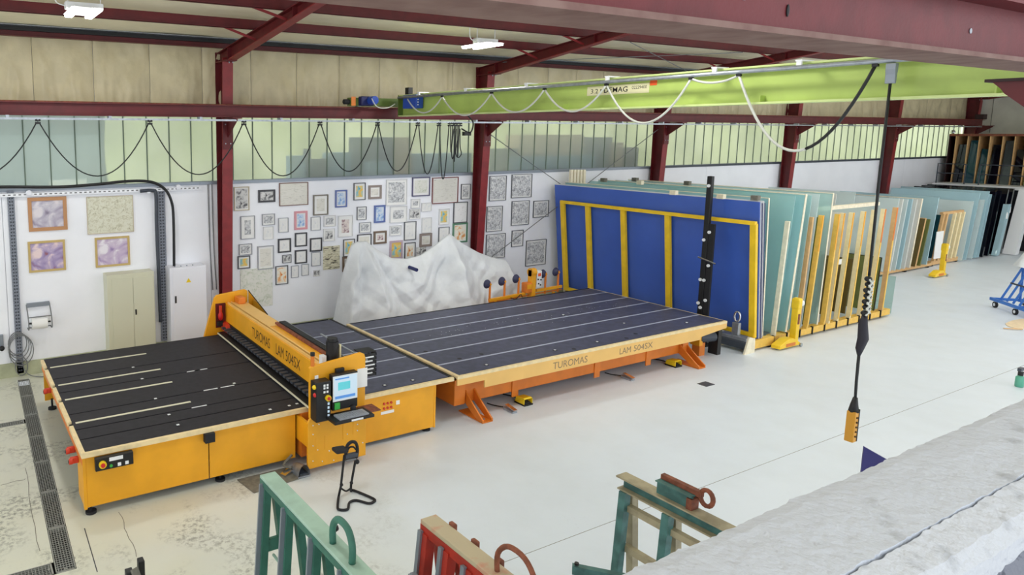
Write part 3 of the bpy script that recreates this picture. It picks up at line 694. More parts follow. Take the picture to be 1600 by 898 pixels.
cp = MB().box(1.52, 2.02, Y0 - .075, Y0 - .002, .655, .83).build('control_panel', 'black', t, bevel=.006)
MB().cyl((1.61, Y0 - .11, .745), (1.61, Y0 - .075, .745), .05, 16).build('button_guard', 'yellow_plastic', cp); MB().cyl((1.61, Y0 - .13, .745), (1.61, Y0 - .11, .745), .028, 14).build('stop_button', 'red_plastic', cp)
MB().box(1.70, 1.88, Y0 - .079, Y0 - .075, .765, .815).build('panel_label', 'white_plastic', cp)
b_ = MB()
for x, z in ((1.83, .70), (1.93, .70)): b_.box(x - .022, x + .022, Y0 - .085, Y0 - .075, z - .022, z + .022)
b_.build('push_button', 'white_plastic', cp); MB().cyl((1.72, Y0 - .085, .70), (1.72, Y0 - .075, .70), .022, 10).build('start_button', 'green_plastic', cp)
MB().box(3.05, 3.20, Y0 - .05, Y0 + .05, .70, .84).build('junction_box', 'rubber', t, bevel=.008)
for y in (12.0, 11.95): pass
for (y, z) in ((12.05, .74), (9.65, .70), (9.40, .66)):
    c = MB(); c.prism([(y - .035, z - .035), (y + .035, z - .035), (y + .04, z + .04), (y - .03, z + .045)], 'x', X0 - .09, X0 + .02); c.cyl((X0 - .11, y - .02, z), (X0 - .06, y - .02, z), .042, 14); cc = c.build('end_roller_bracket', 'machine_red', t, bevel=.006)
    MB().cyl((X0 - .116, y - .02, z), (X0 - .109, y - .02, z), .022, 12).build('roller_pin', 'black', cc)
# air fittings let into the deck
def fitting(u, v, par):
    p = at(u, v, z=TZ); f = MB().cyl((p.x, p.y, TZ - .002), (p.x, p.y, TZ + .004), .045, 12).build('air_fitting', 'black', par)
    MB().box(p.x - .02, p.x + .02, p.y - .018, p.y + .018, TZ + .004, TZ + .010).build('fitting_cap', 'white_plastic', f)
for u, v in ((601, 602), (645, 594), (422, 640), (452, 634), (464, 631), (473, 629), (366, 599), (264, 648), (208, 574), (222, 592), (243, 623), (278, 664)): fitting(u, v, t)
ex = MB()
for (u, v) in ((304, 627), (330, 609), (355, 603), (300, 577), (320, 583)):
    p = at(u, v, z=TZ); y = min(by, key=lambda k: abs(k - p.y)); ex.box(p.x - .12, p.x + .12, y - .012, y + .012, TZ - .01, TZ + .004)
ex.build('groove_strip', 'white_plastic', t)
st = MB().box(6.40, 6.47, Y0 + .038, Y0 + .046, .62, .69).build('sticker', 'white_paper', t)
bt = MB()
for i in range(3):
    for k in range(2): bt.cyl((6.16 + .07 * i, Y0 + .03, .60 + .08 * k), (6.16 + .07 * i, Y0 + .045, .60 + .08 * k), .022, 10)
bt.build('valve_knob', 'machine_red', t); MB().box(6.1, 6.36, Y0 + .04, Y0 + .046, .5, .55).build('sticker', 'white_paper', t)
# ================================================================ BRIDGE / GANTRY
t = T('cutting_gantry', 'yellow lettered cutting bridge with operator screen across the table', 'gantry', (5.05, 11.1, 0))
FYP = 8.70
fp = MB().prism([(4.60, .86), (5.57, .86), (5.57, 1.66), (5.55, 1.72), (5.49, 1.75), (4.62, 1.66), (4.60, 1.64)], 'y', FYP, FYP + .05).build('front_plate', 'machine_yellow', t, bevel=.006)
lh = MB().prism([(4.555, .08), (5.58, .08), (5.58, .86), (4.62, .88), (4.585, .86), (4.555, .80)], 'y', FYP - .02, FYP + .02).box(5.50, 5.57, FYP + .02, Y0 + .04, .12, .84).build('lower_plate', 'machine_yellow', t, bevel=.005)
MB().box(4.56, 4.60, FYP + .02, Y0 + .3, .42, .80).build('side_cheek', 'machine_yellow', t)
MB().box(4.60, 5.5, Y0 - .02, Y0 + .3, .14, .84).build('inner_case', 'machine_orange', t)
bo = MB()
for x, z in ((4.64, .76), (4.74, .76), (4.64, .62), (4.64, .44), (4.72, .36), (4.64, .20), (4.8, .16), (5.0, .13), (5.2, .12), (5.4, .12), (5.52, .3), (5.28, .7), (5.36, .7), (5.24, .5), (5.42, .62), (5.42, .52), (4.92, .30), (5.1, .30)): bo.cyl((x, FYP - .03, z), (x, FYP - .018, z), .009, 8)
bo.build('bolt', 'white_plastic', t)
for x, z, h in ((4.70, .45, .22), (4.86, .45, .22), (5.18, .55, .24), (5.36, .58, .22)): MB().box(x - .02, x + .02, FYP - .026, FYP - .02, z - h / 2, z + h / 2).build('slot_cover', 'machine_yellow', t, bevel=.004)
rp = MB().prism([(4.62, .84), (5.62, .84), (5.62, 1.72), (5.56, 1.76), (4.92, 1.70), (4.86, 1.64)], 'y', 13.50, 13.56).build('rear_plate', 'machine_yellow', t, bevel=.008)
MB().prism([(4.62, .1), (5.62, .1), (5.62, .84), (4.62, .84)], 'y', 13.50, 13.56).build('rear_leg', 'machine_yellow', t)
def bx0(y): return 4.94 + .035 * (y - 8.75)
def beamseg(l0, l1, z0, z1, y0, y1, name, mat, par, bevel=0):
    return MB().hexa([(bx0(y0) + l0, y0, z0), (bx0(y0) + l1, y0, z0), (bx0(y1) + l1, y1, z0), (bx0(y1) + l0, y1, z0), (bx0(y0) + l0, y0, z1), (bx0(y0) + l1, y0, z1), (bx0(y1) + l1, y1, z1), (bx0(y1) + l0, y1, z1)]).build(name, mat, par, bevel=bevel)
bm = beamseg(0, .42, 1.12, 1.50, 8.75, 13.5, 'beam', 'machine_yellow', t, .006)
beamseg(.03, .06, 1.5, 1.54, 8.78, 13.45, 'guide_rail', 'machine_beige', bm); beamseg(.10, .13, 1.5, 1.54, 8.78, 13.45, 'guide_rail', 'machine_beige', bm); beamseg(.065, .095, 1.5, 1.51, 8.78, 13.45, 'guide_slot', 'ink_brown', bm)
beamseg(.14, .42, 1.5, 1.525, 11.4, 13.45, 'beam_cover', 'machine_beige', bm); beamseg(.14, .30, 1.5, 1.515, 8.8, 11.4, 'beam_cover', 'machine_yellow', bm)
MB().box(bx0(13.2) + .2, bx0(13.2) + .36, 13.2, 13.46, 1.52, 1.66).build('drive_block', 'machine_orange', bm, bevel=.02)
ch = MB()
for i in range(46):
    y = 8.95 + i * .055; ch.box(bx0(y) + .36, bx0(y) + .48, y - .022, y + .022, 1.50, 1.58)
ch.build('energy_chain', 'black', bm); beamseg(.30, .36, 1.49, 1.56, 8.9, 11.5, 'chain_trough', 'rust', bm); beamseg(.48, .52, 1.46, 1.56, 8.9, 11.5, 'chain_trough', 'grey_trim', bm)
br = MB()
for i in range(30):
    y = 8.85 + i * .152; br.box(bx0(y) - .16, bx0(y) + .0, y - .045, y + .045, 1.02, 1.06)
br.build('clamp_pads', 'dark_trim', t)
beamseg(-.02, .38, .98, 1.12, 8.8, 13.3, 'clamp_bar', 'black', t); beamseg(-.26, -.235, .93, .95, 8.9, 13.3, 'stop_rail', 'belt_cream', t); beamseg(-.24, .0, .905, .96, 8.9, 13.3, 'brush_strip', 'black', t)
MB().prism([(13.5, 1.12), (13.2, 1.12), (13.1, .95), (13.5, .95)], 'x', 5.0, 5.3).build('end_gusset', 'machine_red', t)
a = at(393, 527, x=5.05); b_ = at(422, 546, x=5.0); y0 = at(394, 515, x=bx0(12)).y; y1 = at(423, 536, x=bx0(11.5)).y
ux = Vector((-.035, -1, 0))
text('TUROMAS', 'lettering', (bx0(y0), y0, 1.21), ux, (0, 0, 1), .19, 'ink_brown', bm, w=(y0 - y1) * 1.0)
y2 = at(432, 545, x=bx0(11)).y; y3 = at(470, 570, x=bx0(10)).y
text('LAM', 'lettering', (bx0(y2), y2, 1.21), ux, (0, 0, 1), .19, 'ink_brown', bm, w=(y2 - y3) * .33); yq = y2 - (y2 - y3) * .42; text('504SX', 'lettering', (bx0(yq), yq, 1.21), ux, (0, 0, 1), .19, 'ink_brown', bm, w=(y2 - y3) * .58)
mt = MB().cyl((5.12, 8.95, 1.54), (5.12, 8.95, 1.92), .10, 20).cyl((5.12, 8.95, 1.92), (5.12, 8.95, 1.97), .08, 20).build('spindle_motor', 'black', t, smooth=False)
MB().box(5.24, 5.27, 8.93, 8.97, 1.55, 1.85).build('cable_post', 'label_cream', t); MB().box(4.92, 4.99, 8.9, 9.0, 1.54, 1.72).build('sensor_block', 'white_plastic', t)
MB().cyl((4.66, 8.73, 1.63), (4.66, 8.73, 1.82), .03, 10).build('signal_post', 'machine_orange', t); MB().cyl((4.66, 8.73, 1.82), (4.66, 8.73, 1.87), .035, 10).build('signal_cap', 'black', t)
MB().box(4.68, 4.74, FYP - .004, FYP, 1.40, 1.52).build('notice', 'white_paper', t); MB().box(5.42, 5.60, FYP - .01, FYP, 1.20, 1.50).build('notice', 'white_paper', t)
so = MB().box(5.02, 5.17, FYP - .05, FYP, 1.34, 1.58).build('socket_outlet', 'black', t, bevel=.01)
for z in (1.40, 1.52): MB().cyl((5.09, FYP - .055, z), (5.09, FYP - .05, z), .045, 14).build('socket_face', 'rubber', so)
con = MB().box(4.61, 4.86, 8.52, FYP, .86, 1.47).build('operator_console', 'black', t, bevel=.012)
cb_ = MB()
for i in range(4): cb_.box(4.80 - .0, 4.83, 8.512, 8.52, .93 + .06 * i, .965 + .06 * i)
cb_.build('key_switches', 'screen', con)
MB().cyl((4.80, 8.48, 1.22), (4.80, 8.52, 1.22), .045, 14).build('button_guard', 'yellow_plastic', con); MB().cyl((4.80, 8.465, 1.22), (4.80, 8.48, 1.22), .026, 12).build('stop_button', 'red_plastic', con)
k = MB()
for z in (1.30, 1.36, 1.40): k.box(4.73, 4.76, 8.512, 8.52, z, z + .03); k.box(4.78, 4.81, 8.512, 8.52, z, z + .03)
k.build('joystick_label', 'white_plastic', con)
MB().sphere((4.60, 8.56, 1.40), .035, 10, 8).build('lamp_button', 'yellow_plastic', con); MB().sphere((4.615, 8.56, 1.28), .035, 10, 8).build('lamp_button', 'red_plastic', con)
mo = MB().box(4.90, 5.34, 8.55, 8.66, .98, 1.53).build('screen_housing', 'black', t, bevel=.01)
MB().box(4.905, 5.33, 8.542, 8.55, 1.12, 1.51).build('screen', 'white_plastic', mo); MB().box(4.92, 5.32, 8.539, 8.542, 1.14, 1.50).build('display', 'screen', mo)
MB().box(4.99, 5.20, 8.536, 8.539, 1.29, 1.41).build('display_window', 'screen_teal', mo); MB().box(4.94, 5.29, 8.536, 8.539, 1.16, 1.20).build('display_bar', 'screen_blue', mo); MB().box(4.94, 5.18, 8.536, 8.539, 1.455, 1.475).build('display_bar', 'screen_blue', mo)
ty = MB().box(4.78, 5.46, 8.26, 8.58, .89, .935).build('keyboard_tray', 'black', t, bevel=.006)
MB().box(4.88, 5.38, 8.29, 8.48, .935, .955).build('keyboard', 'keyboard', ty)
kk = MB()
for i in range(12):
    for r_ in range(4): kk.box(4.90 + .038 * i, 4.93 + .038 * i, 8.31 + .04 * r_, 8.342 + .04 * r_, .955, .961)
kk.build('keys', 'keyboard', ty); MB().sphere((5.25, 8.53, .97), (.05, .04, .05), 12, 8).build('mouse', 'rubber', ty, smooth=True)
MB().box(5.06, 5.26, 8.255, 8.26, .90, .928).build('tray_label', 'white_plastic', ty); MB().box(5.40, 5.68, 8.42, 8.68, .89, .905).build('side_shelf', 'rust', t)
MB().box(4.93, 5.02, 8.53, 8.545, 1.0, 1.10).build('function_keys', 'green_plastic', mo)
# cable carrier bracket at the right of the front plate, guide bar
hc = T('hose', 'x', 'x', (0, 0, 0)); bpy.data.objects.remove(hc)
hs = MB()
for i in range(6): z = 1.28 + .065 * i; hs.box(5.60, 5.88, 8.86, 8.875, z, z + .045)
for i in range(6): z = 1.28 + .065 * i; hs.box(5.865, 5.88, 8.86, 9.10, z, z + .045)
hs.build('carrier_link', 'black', t)
w = MB()
for i in range(5): z = 1.325 + .065 * i; w.box(5.62 + .02 * (i % 2), 5.80 + .02 * (i % 3), 8.85, 8.862, z, z + .02)
w.build('carrier_hose', 'white_plastic', t); MB().box(5.60, 5.88, 8.875, 9.10, 1.66, 1.675).build('carrier_top', 'black', t)
MB().bar((5.62, 8.74, 1.60), (5.66, 10.3, 1.60), .03, .02).build('guide_bar', 'galv', t)
gd = MB().box(5.625, 5.64, 13.35, 13.5, 1.0, 1.72); gd = MB().prism([(13.5, 1.02), (12.5, .95), (12.5, 1.42), (13.5, 1.72)], 'x', 5.63, 5.64).build('clear_guard', 'guard_clear', t)
MB().bar((5.635, 13.5, 1.73), (5.635, 12.5, 1.43), .014, .014).build('guard_edge', 'black', t)
# red warning lamp and hose hanging behind the rear plate window
MB().box(4.90, 5.02, 13.40, 13.5, 1.05, 1.14).build('lamp_base', 'rubber', t); MB().sphere((4.97, 13.44, 1.26), (.055, .05, .10), 12, 10).build('warning_lamp', 'red_plastic', t, smooth=True); MB().cyl((4.97, 13.44, 1.34), (4.97, 13.44, 1.48), .035, 10).build('lamp_cap', 'machine_red', t)
MB().box(4.88, 5.10, 13.485, 13.5, 1.0, 1.52).build('window_recess', 'steel_red', t)
# ================================================================ RIGHT BREAK-OUT TABLE
t = T('breakout_table', 'wide tilting glass break-out table with blue-black felt and pale belts', 'table', (11.5, 10.9, 0))
A0, A1, B0, B1 = 7.66, 15.37, 9.0, 12.76
rb2 = [9.05, 9.65, 10.32, 10.96, 11.57, 12.21, B1 - .01]
for i in range(6): MB().box(A0 + .07, A1 - .02, rb2[i] + .026, rb2[i + 1] - .026, TZ - .03, TZ).build('top_board', 'felt_blue', t)
for y in rb2[1:-1]: MB().box(A0 + .07, A1 - .02, y - .023, y + .023, TZ - .03, TZ).build('belt', 'belt_grey', t)
MB().box(A0, A1, B0 + .05, B1, TZ - .06, TZ - .031).build('deck', 'black', t)
MB().box(A0, A1, B0, B0 + .05, TZ - .05, TZ + .004).build('front_edge', 'wood_edge', t); MB().box(A0, A0 + .07, B0 + .05, B1, TZ - .06, TZ + .003).build('joint_edge', 'wood_edge', t); MB().box(A1 - .02, A1, B0 + .05, B1, TZ - .06, TZ + .003).build('end_edge', 'wood_edge', t); MB().box(A0 + .07, A1, B1 - .005, B1 + .015, TZ - .05, TZ + .002).build('rear_edge', 'black', t)
fb = MB().prism([(A0, TZ - .05), (A0, .735), (8.28, .735), (8.28, .60), (14.45, .60), (14.45, .66), (A1, .745), (A1, TZ - .05)], 'y', B0 + .004, B0 + .03).build('front_beam', 'machine_beige', t)
MB().prism([(A0, TZ - .06), (A0, .735), (A1, .745), (A1, TZ - .06)], 'y', B1 - .05, B1 - .02).build('rear_beam', 'machine_beige', t)
p0 = at(864, 580, y=B0); p1 = at(918, 562, y=B0); text('TUROMAS', 'lettering', (p0.x, B0 + .004, .655), (1, 0, 0), (0, 0, 1), .135, 'ink_grey', fb, w=p1.x - p0.x)
p0 = at(968, 557, y=B0); p1 = at(1020, 540, y=B0); wl = p1.x - p0.x; text('LAM', 'lettering', (p0.x, B0 + .004, .665), (1, 0, 0), (0, 0, 1), .125, 'ink_grey', fb, w=wl * .33); text('504SX', 'lettering', (p0.x + wl * .42, B0 + .004, .665), (1, 0, 0), (0, 0, 1), .125, 'ink_grey', fb, w=wl * .58)
MB().box(8.1, 14.5, 9.35, 9.6, .22, .66).build('base_beam', 'machine_orange', t, bevel=.01); MB().box(8.1, 14.5, 12.2, 12.4, .22, .66).build('base_beam', 'machine_orange', t, bevel=.01)
MB().box(7.85, 8.1, 9.3, 12.4, .22, .70).build('cross_beam', 'machine_orange', t, bevel=.01); MB().box(14.3, 14.5, 9.3, 12.4, .22, .66).build('cross_beam', 'machine_orange', t, bevel=.01)
MB().box(8.0, 15.2, 9.2, 12.6, .70, .84).build('under_frame', 'machine_orange', t)
def leg(x, sgn, yb, par):
    prof = []
    for k in range(9):
        a = k / 8; prof.append((yb - sgn * (.66 * a ** 1.25), .66 - .60 * a))
    prof += [(yb - sgn * .66, .02), (yb - sgn * .60, .02)]
    for k in range(8, -1, -1):
        a = k / 8; prof.append((yb + sgn * .18 - sgn * (.70 * a ** 1.6), .55 - .53 * a ** 1.2))
    if sgn < 0: prof = prof[::-1]
    l = MB().prism(prof, 'x', x - .12, x - .09).prism(prof, 'x', x + .09, x + .12).box(x - .12, x + .12, yb - sgn * .66, yb - sgn * .02, 0.005, .025)
    lo = l.build('curved_leg', 'machine_orange', par); MB().box(x - .12, x + .12, yb - .03, yb + .03, .52, .66).build('leg_head', 'machine_orange', lo); MB().cyl((x, yb - sgn * .56, .025), (x, yb - sgn * .56, .045), .02, 8).build('anchor_bolt', 'galv', lo)
for x in (8.25, 14.35):
    leg(x, 1, 9.52, t); leg(x, -1, 12.25, t)
for x in (9.35, 13.2, 11.6):
    s = MB().box(x - .08, x + .08, 9.33, 9.35, .12, .6); s.build('bracket_plate', 'machine_orange', t)
MB().box(8.2, 14.4, 9.62, 9.66, .18, .22).build('cable_duct', 'black', t)
for u, v in ((760, 570), (867, 547), (933, 534), (1073, 504), (880, 492), (975, 505)): fitting(u, v, t)
ho = MB()
for u, v in ((897, 545), (979, 528), (993, 521), (665, 549), (678, 568), (752, 553), (718, 560)):
    p = at(u, v, z=TZ); ho.cyl((p.x, p.y, TZ - .002), (p.x, p.y, TZ + .002), .045, 10)
ho.build('air_hole', 'black', t)
tk = MB()
for i in range(60):
    x = random.uniform(8.2, 14.8); y = random.choice([11.0, 11.5, 11.2, 10.9, 11.3]) + random.uniform(-.25, .25); tk.cyl((x, y, TZ - .001), (x, y, TZ + .0015), .008, 6)
tk.build('pin_head', 'white_plastic', t)
for k, (u, v, lab) in enumerate(((818, 630, 'yellow hooded foot pedal near the left curved leg'), (1052, 571, 'yellow hooded foot pedal near the right curved leg'))):
    p = at(u, v, z=0); q = T('foot_pedal', lab, 'foot pedal', (p.x, p.y, 0), 'yellow foot pedals')
    MB().box(p.x - .11, p.x + .11, p.y - .13, p.y + .13, 0, .03).build('base', 'black', q)
    h = MB().prism([(p.y - .12, .13), (p.y - .09, .15), (p.y + .10, .13), (p.y + .13, .03), (p.y - .02, .03), (p.y - .03, .11)], 'x', p.x - .10, p.x + .10); h.prism([(p.y - .12, .13), (p.y + .13, .03), (p.y - .12, .03)], 'x', p.x - .11, p.x - .095); h.prism([(p.y - .12, .13), (p.y + .13, .03), (p.y - .12, .03)], 'x', p.x + .095, p.x + .11); h.build('hood', 'yellow_plastic', q, bevel=.006)
    MB().prism([(p.y - .10, .03), (p.y + .02, .03), (p.y + .02, .09), (p.y - .10, .05)], 'x', p.x - .07, p.x + .07).build('treadle', 'rubber', q)
    MB().tube(smooth_path([(p.x, p.y + .13, .02), (p.x + .05, p.y + .3, .02), (p.x - .05, p.y + .5, .02)]), .012, 6).build('lead', 'cable_black', q, smooth=True)
for (u, v, lab) in ((797, 642, 'small bare steel foot switch left of the yellow pedal'), (981, 592, 'small bare steel foot switch under the table lettering')):
    p = at(u, v, z=0); q = T('foot_switch', lab, 'foot switch', (p.x, p.y, 0), 'steel foot switches')
    MB().prism([(p.y - .12, 0), (p.y + .12, 0), (p.y + .12, .06), (p.y - .12, .03)], 'x', p.x - .06, p.x + .06).build('body', 'galv', q, bevel=.006); MB().bar((p.x, p.y - .14, .06), (p.x, p.y + .1, .10), .09, .012).build('treadle', 'chrome', q)
    MB().tube(smooth_path([(p.x, p.y + .12, .03), (p.x - .1, p.y + .3, .02), (p.x - .15, p.y + .45, .02)]), .01, 6).build('lead', 'cable_black', q, smooth=True)
# ================================================================ PICTURES ON THE BACK WALL
def art(name, cols, scale=6.0, kind='noise', dist=1.0, lo=.26):
    m = bpy.data.materials.new(name); m.use_nodes = True; nt = m.node_tree; b = nt.nodes['Principled BSDF']; b.inputs['Roughness'].default_value = .6
    tc = nt.nodes.new('ShaderNodeTexCoord'); n = nt.nodes.new('ShaderNodeTexNoise'); n.inputs['Scale'].default_value = scale; n.inputs['Detail'].default_value = 5; n.inputs['Distortion'].default_value = dist
    mp = nt.nodes.new('ShaderNodeMapping'); nt.links.new(tc.outputs['Object'], mp.inputs[0]); nt.links.new(mp.outputs[0], n.inputs['Vector'])
    if kind == 'rows': mp.inputs['Scale'].default_value = (.6, 1, 3.0)
    if kind == 'cols': mp.inputs['Scale'].default_value = (2.5, 1, .8)
    r = nt.nodes.new('ShaderNodeValToRGB'); cr = r.color_ramp; k = len(cols)
    while len(cr.elements) < k: cr.elements.new(.5)
    for i, c in enumerate(cols):
        cr.elements[i].position = lo + .30 * i / max(1, k - 1); cr.elements[i].color = (*lin(c), 1)
    nt.links.new(n.outputs['Fac'], r.inputs['Fac']); nt.links.new(r.outputs[0], b.inputs['Base Color']); M[name] = m
WH = (236, 236, 234)
art('a_sketch', [(120, 122, 126), (186, 188, 192), (214, 216, 218), WH], 9, dist=2, lo=.34)
art('a_faint', [(196, 198, 202), (226, 228, 230), WH, WH], 8)
art('a_doc', [(150, 150, 146), (214, 212, 204), (226, 224, 214), (228, 226, 218)], 14, 'rows')
art('a_dark', [(40, 40, 44), (90, 90, 94), (190, 190, 190), (220, 220, 218)], 9)
art('a_sea', [(70, 130, 190), (110, 190, 214), (226, 206, 130), (236, 190, 90)], 5)
art('a_blue', [(86, 130, 196), (130, 170, 220), (190, 210, 236), (220, 230, 240)], 8)
art('a_flower', [(150, 130, 176), (190, 170, 202), (206, 192, 212), (236, 232, 240)], 4, dist=.6, lo=.32)
art('a_flower_red', [(150, 96, 110), (156, 140, 184), (188, 170, 200), (236, 214, 214)], 4, dist=.6, lo=.32)
art('a_figure', [(140, 130, 150), (176, 168, 188), (200, 196, 208), (226, 220, 226)], 4, dist=.6, lo=.32)
art('a_canvas', [(150, 146, 120), (196, 194, 170), (214, 212, 190), (222, 222, 204)], 14, dist=1.5)
art('a_red', [(206, 60, 50), (226, 150, 70), (240, 226, 200), (240, 236, 226)], 6)
art('a_rows', [(30, 28, 26), (60, 54, 50), (206, 200, 170), (226, 222, 200)], 10, 'rows')
art('a_grid', [(50, 50, 56), (236, 236, 236), (238, 238, 238), (238, 238, 238)], 22)
art('a_brown', [(90, 66, 66), (150, 120, 124), (206, 190, 190), (226, 216, 210)], 9)
art('a_map', [(180, 190, 160), (206, 212, 196), (224, 226, 216), (230, 230, 222)], 9, dist=1.5)
FR = {'black': (36, 36, 42), 'brown': (112, 76, 62), 'bronze': (106, 98, 84), 'blue': (70, 92, 160), 'grey': (150, 152, 160), 'taupe': (130, 116, 108), 'pale': (214, 214, 216), 'navy': (66, 64, 100), 'dred': (116, 62, 58),
      'pink': (214, 140, 150), 'charcoal': (76, 78, 84), 'green': (70, 120, 90), 'mauve': (186, 160, 180), 'wood': (180, 124, 74), 'gold': (190, 160, 90), 'tan': (190, 176, 150), 'walnut': (98, 76, 58)}
for k_, c_ in FR.items(): pm('frame_' + k_, tuple(int(v + (255 - v) * .12) for v in c_), .45)
def picture(z, r, frame, fw, mat_w, artm, label, cat='picture'):
    ox, oy = z
    a = at(ox + r[0] / 3.99, oy + r[1] / 3.99, y=WY - .02); b_ = at(ox + r[2] / 3.99, oy + r[3] / 3.99, y=WY - .02)
    x0, x1, z1, z0 = a.x, b_.x, a.z, b_.z
    t = T('framed_picture', label, cat, ((x0 + x1) / 2, WY - .02, z0), 'pictures hung on the back wall')
    y1 = WY - .001; yf = WY - .035
    if fw:
        f = MB()
        f.box(x0, x1, yf, y1, z0, z0 + fw).box(x0, x1, yf, y1, z1 - fw, z1).box(x0, x0 + fw, yf, y1, z0 + fw, z1 - fw).box(x1 - fw, x1, yf, y1, z0 + fw, z1 - fw)
        f.build('frame', 'frame_' + frame, t)
    if mat_w:
        MB().box(x0 + fw, x1 - fw, y1 - .012, y1, z0 + fw, z1 - fw).build('mount', 'white_paper', t)
    e = fw + mat_w
    MB().box(x0 + e, x1 - e, y1 - .016, y1 - (.012 if mat_w else 0), z0 + e, z1 - e).build('print', artm, t)
    return t
A = (0, 225); B = (400, 225); D = (800, 225)
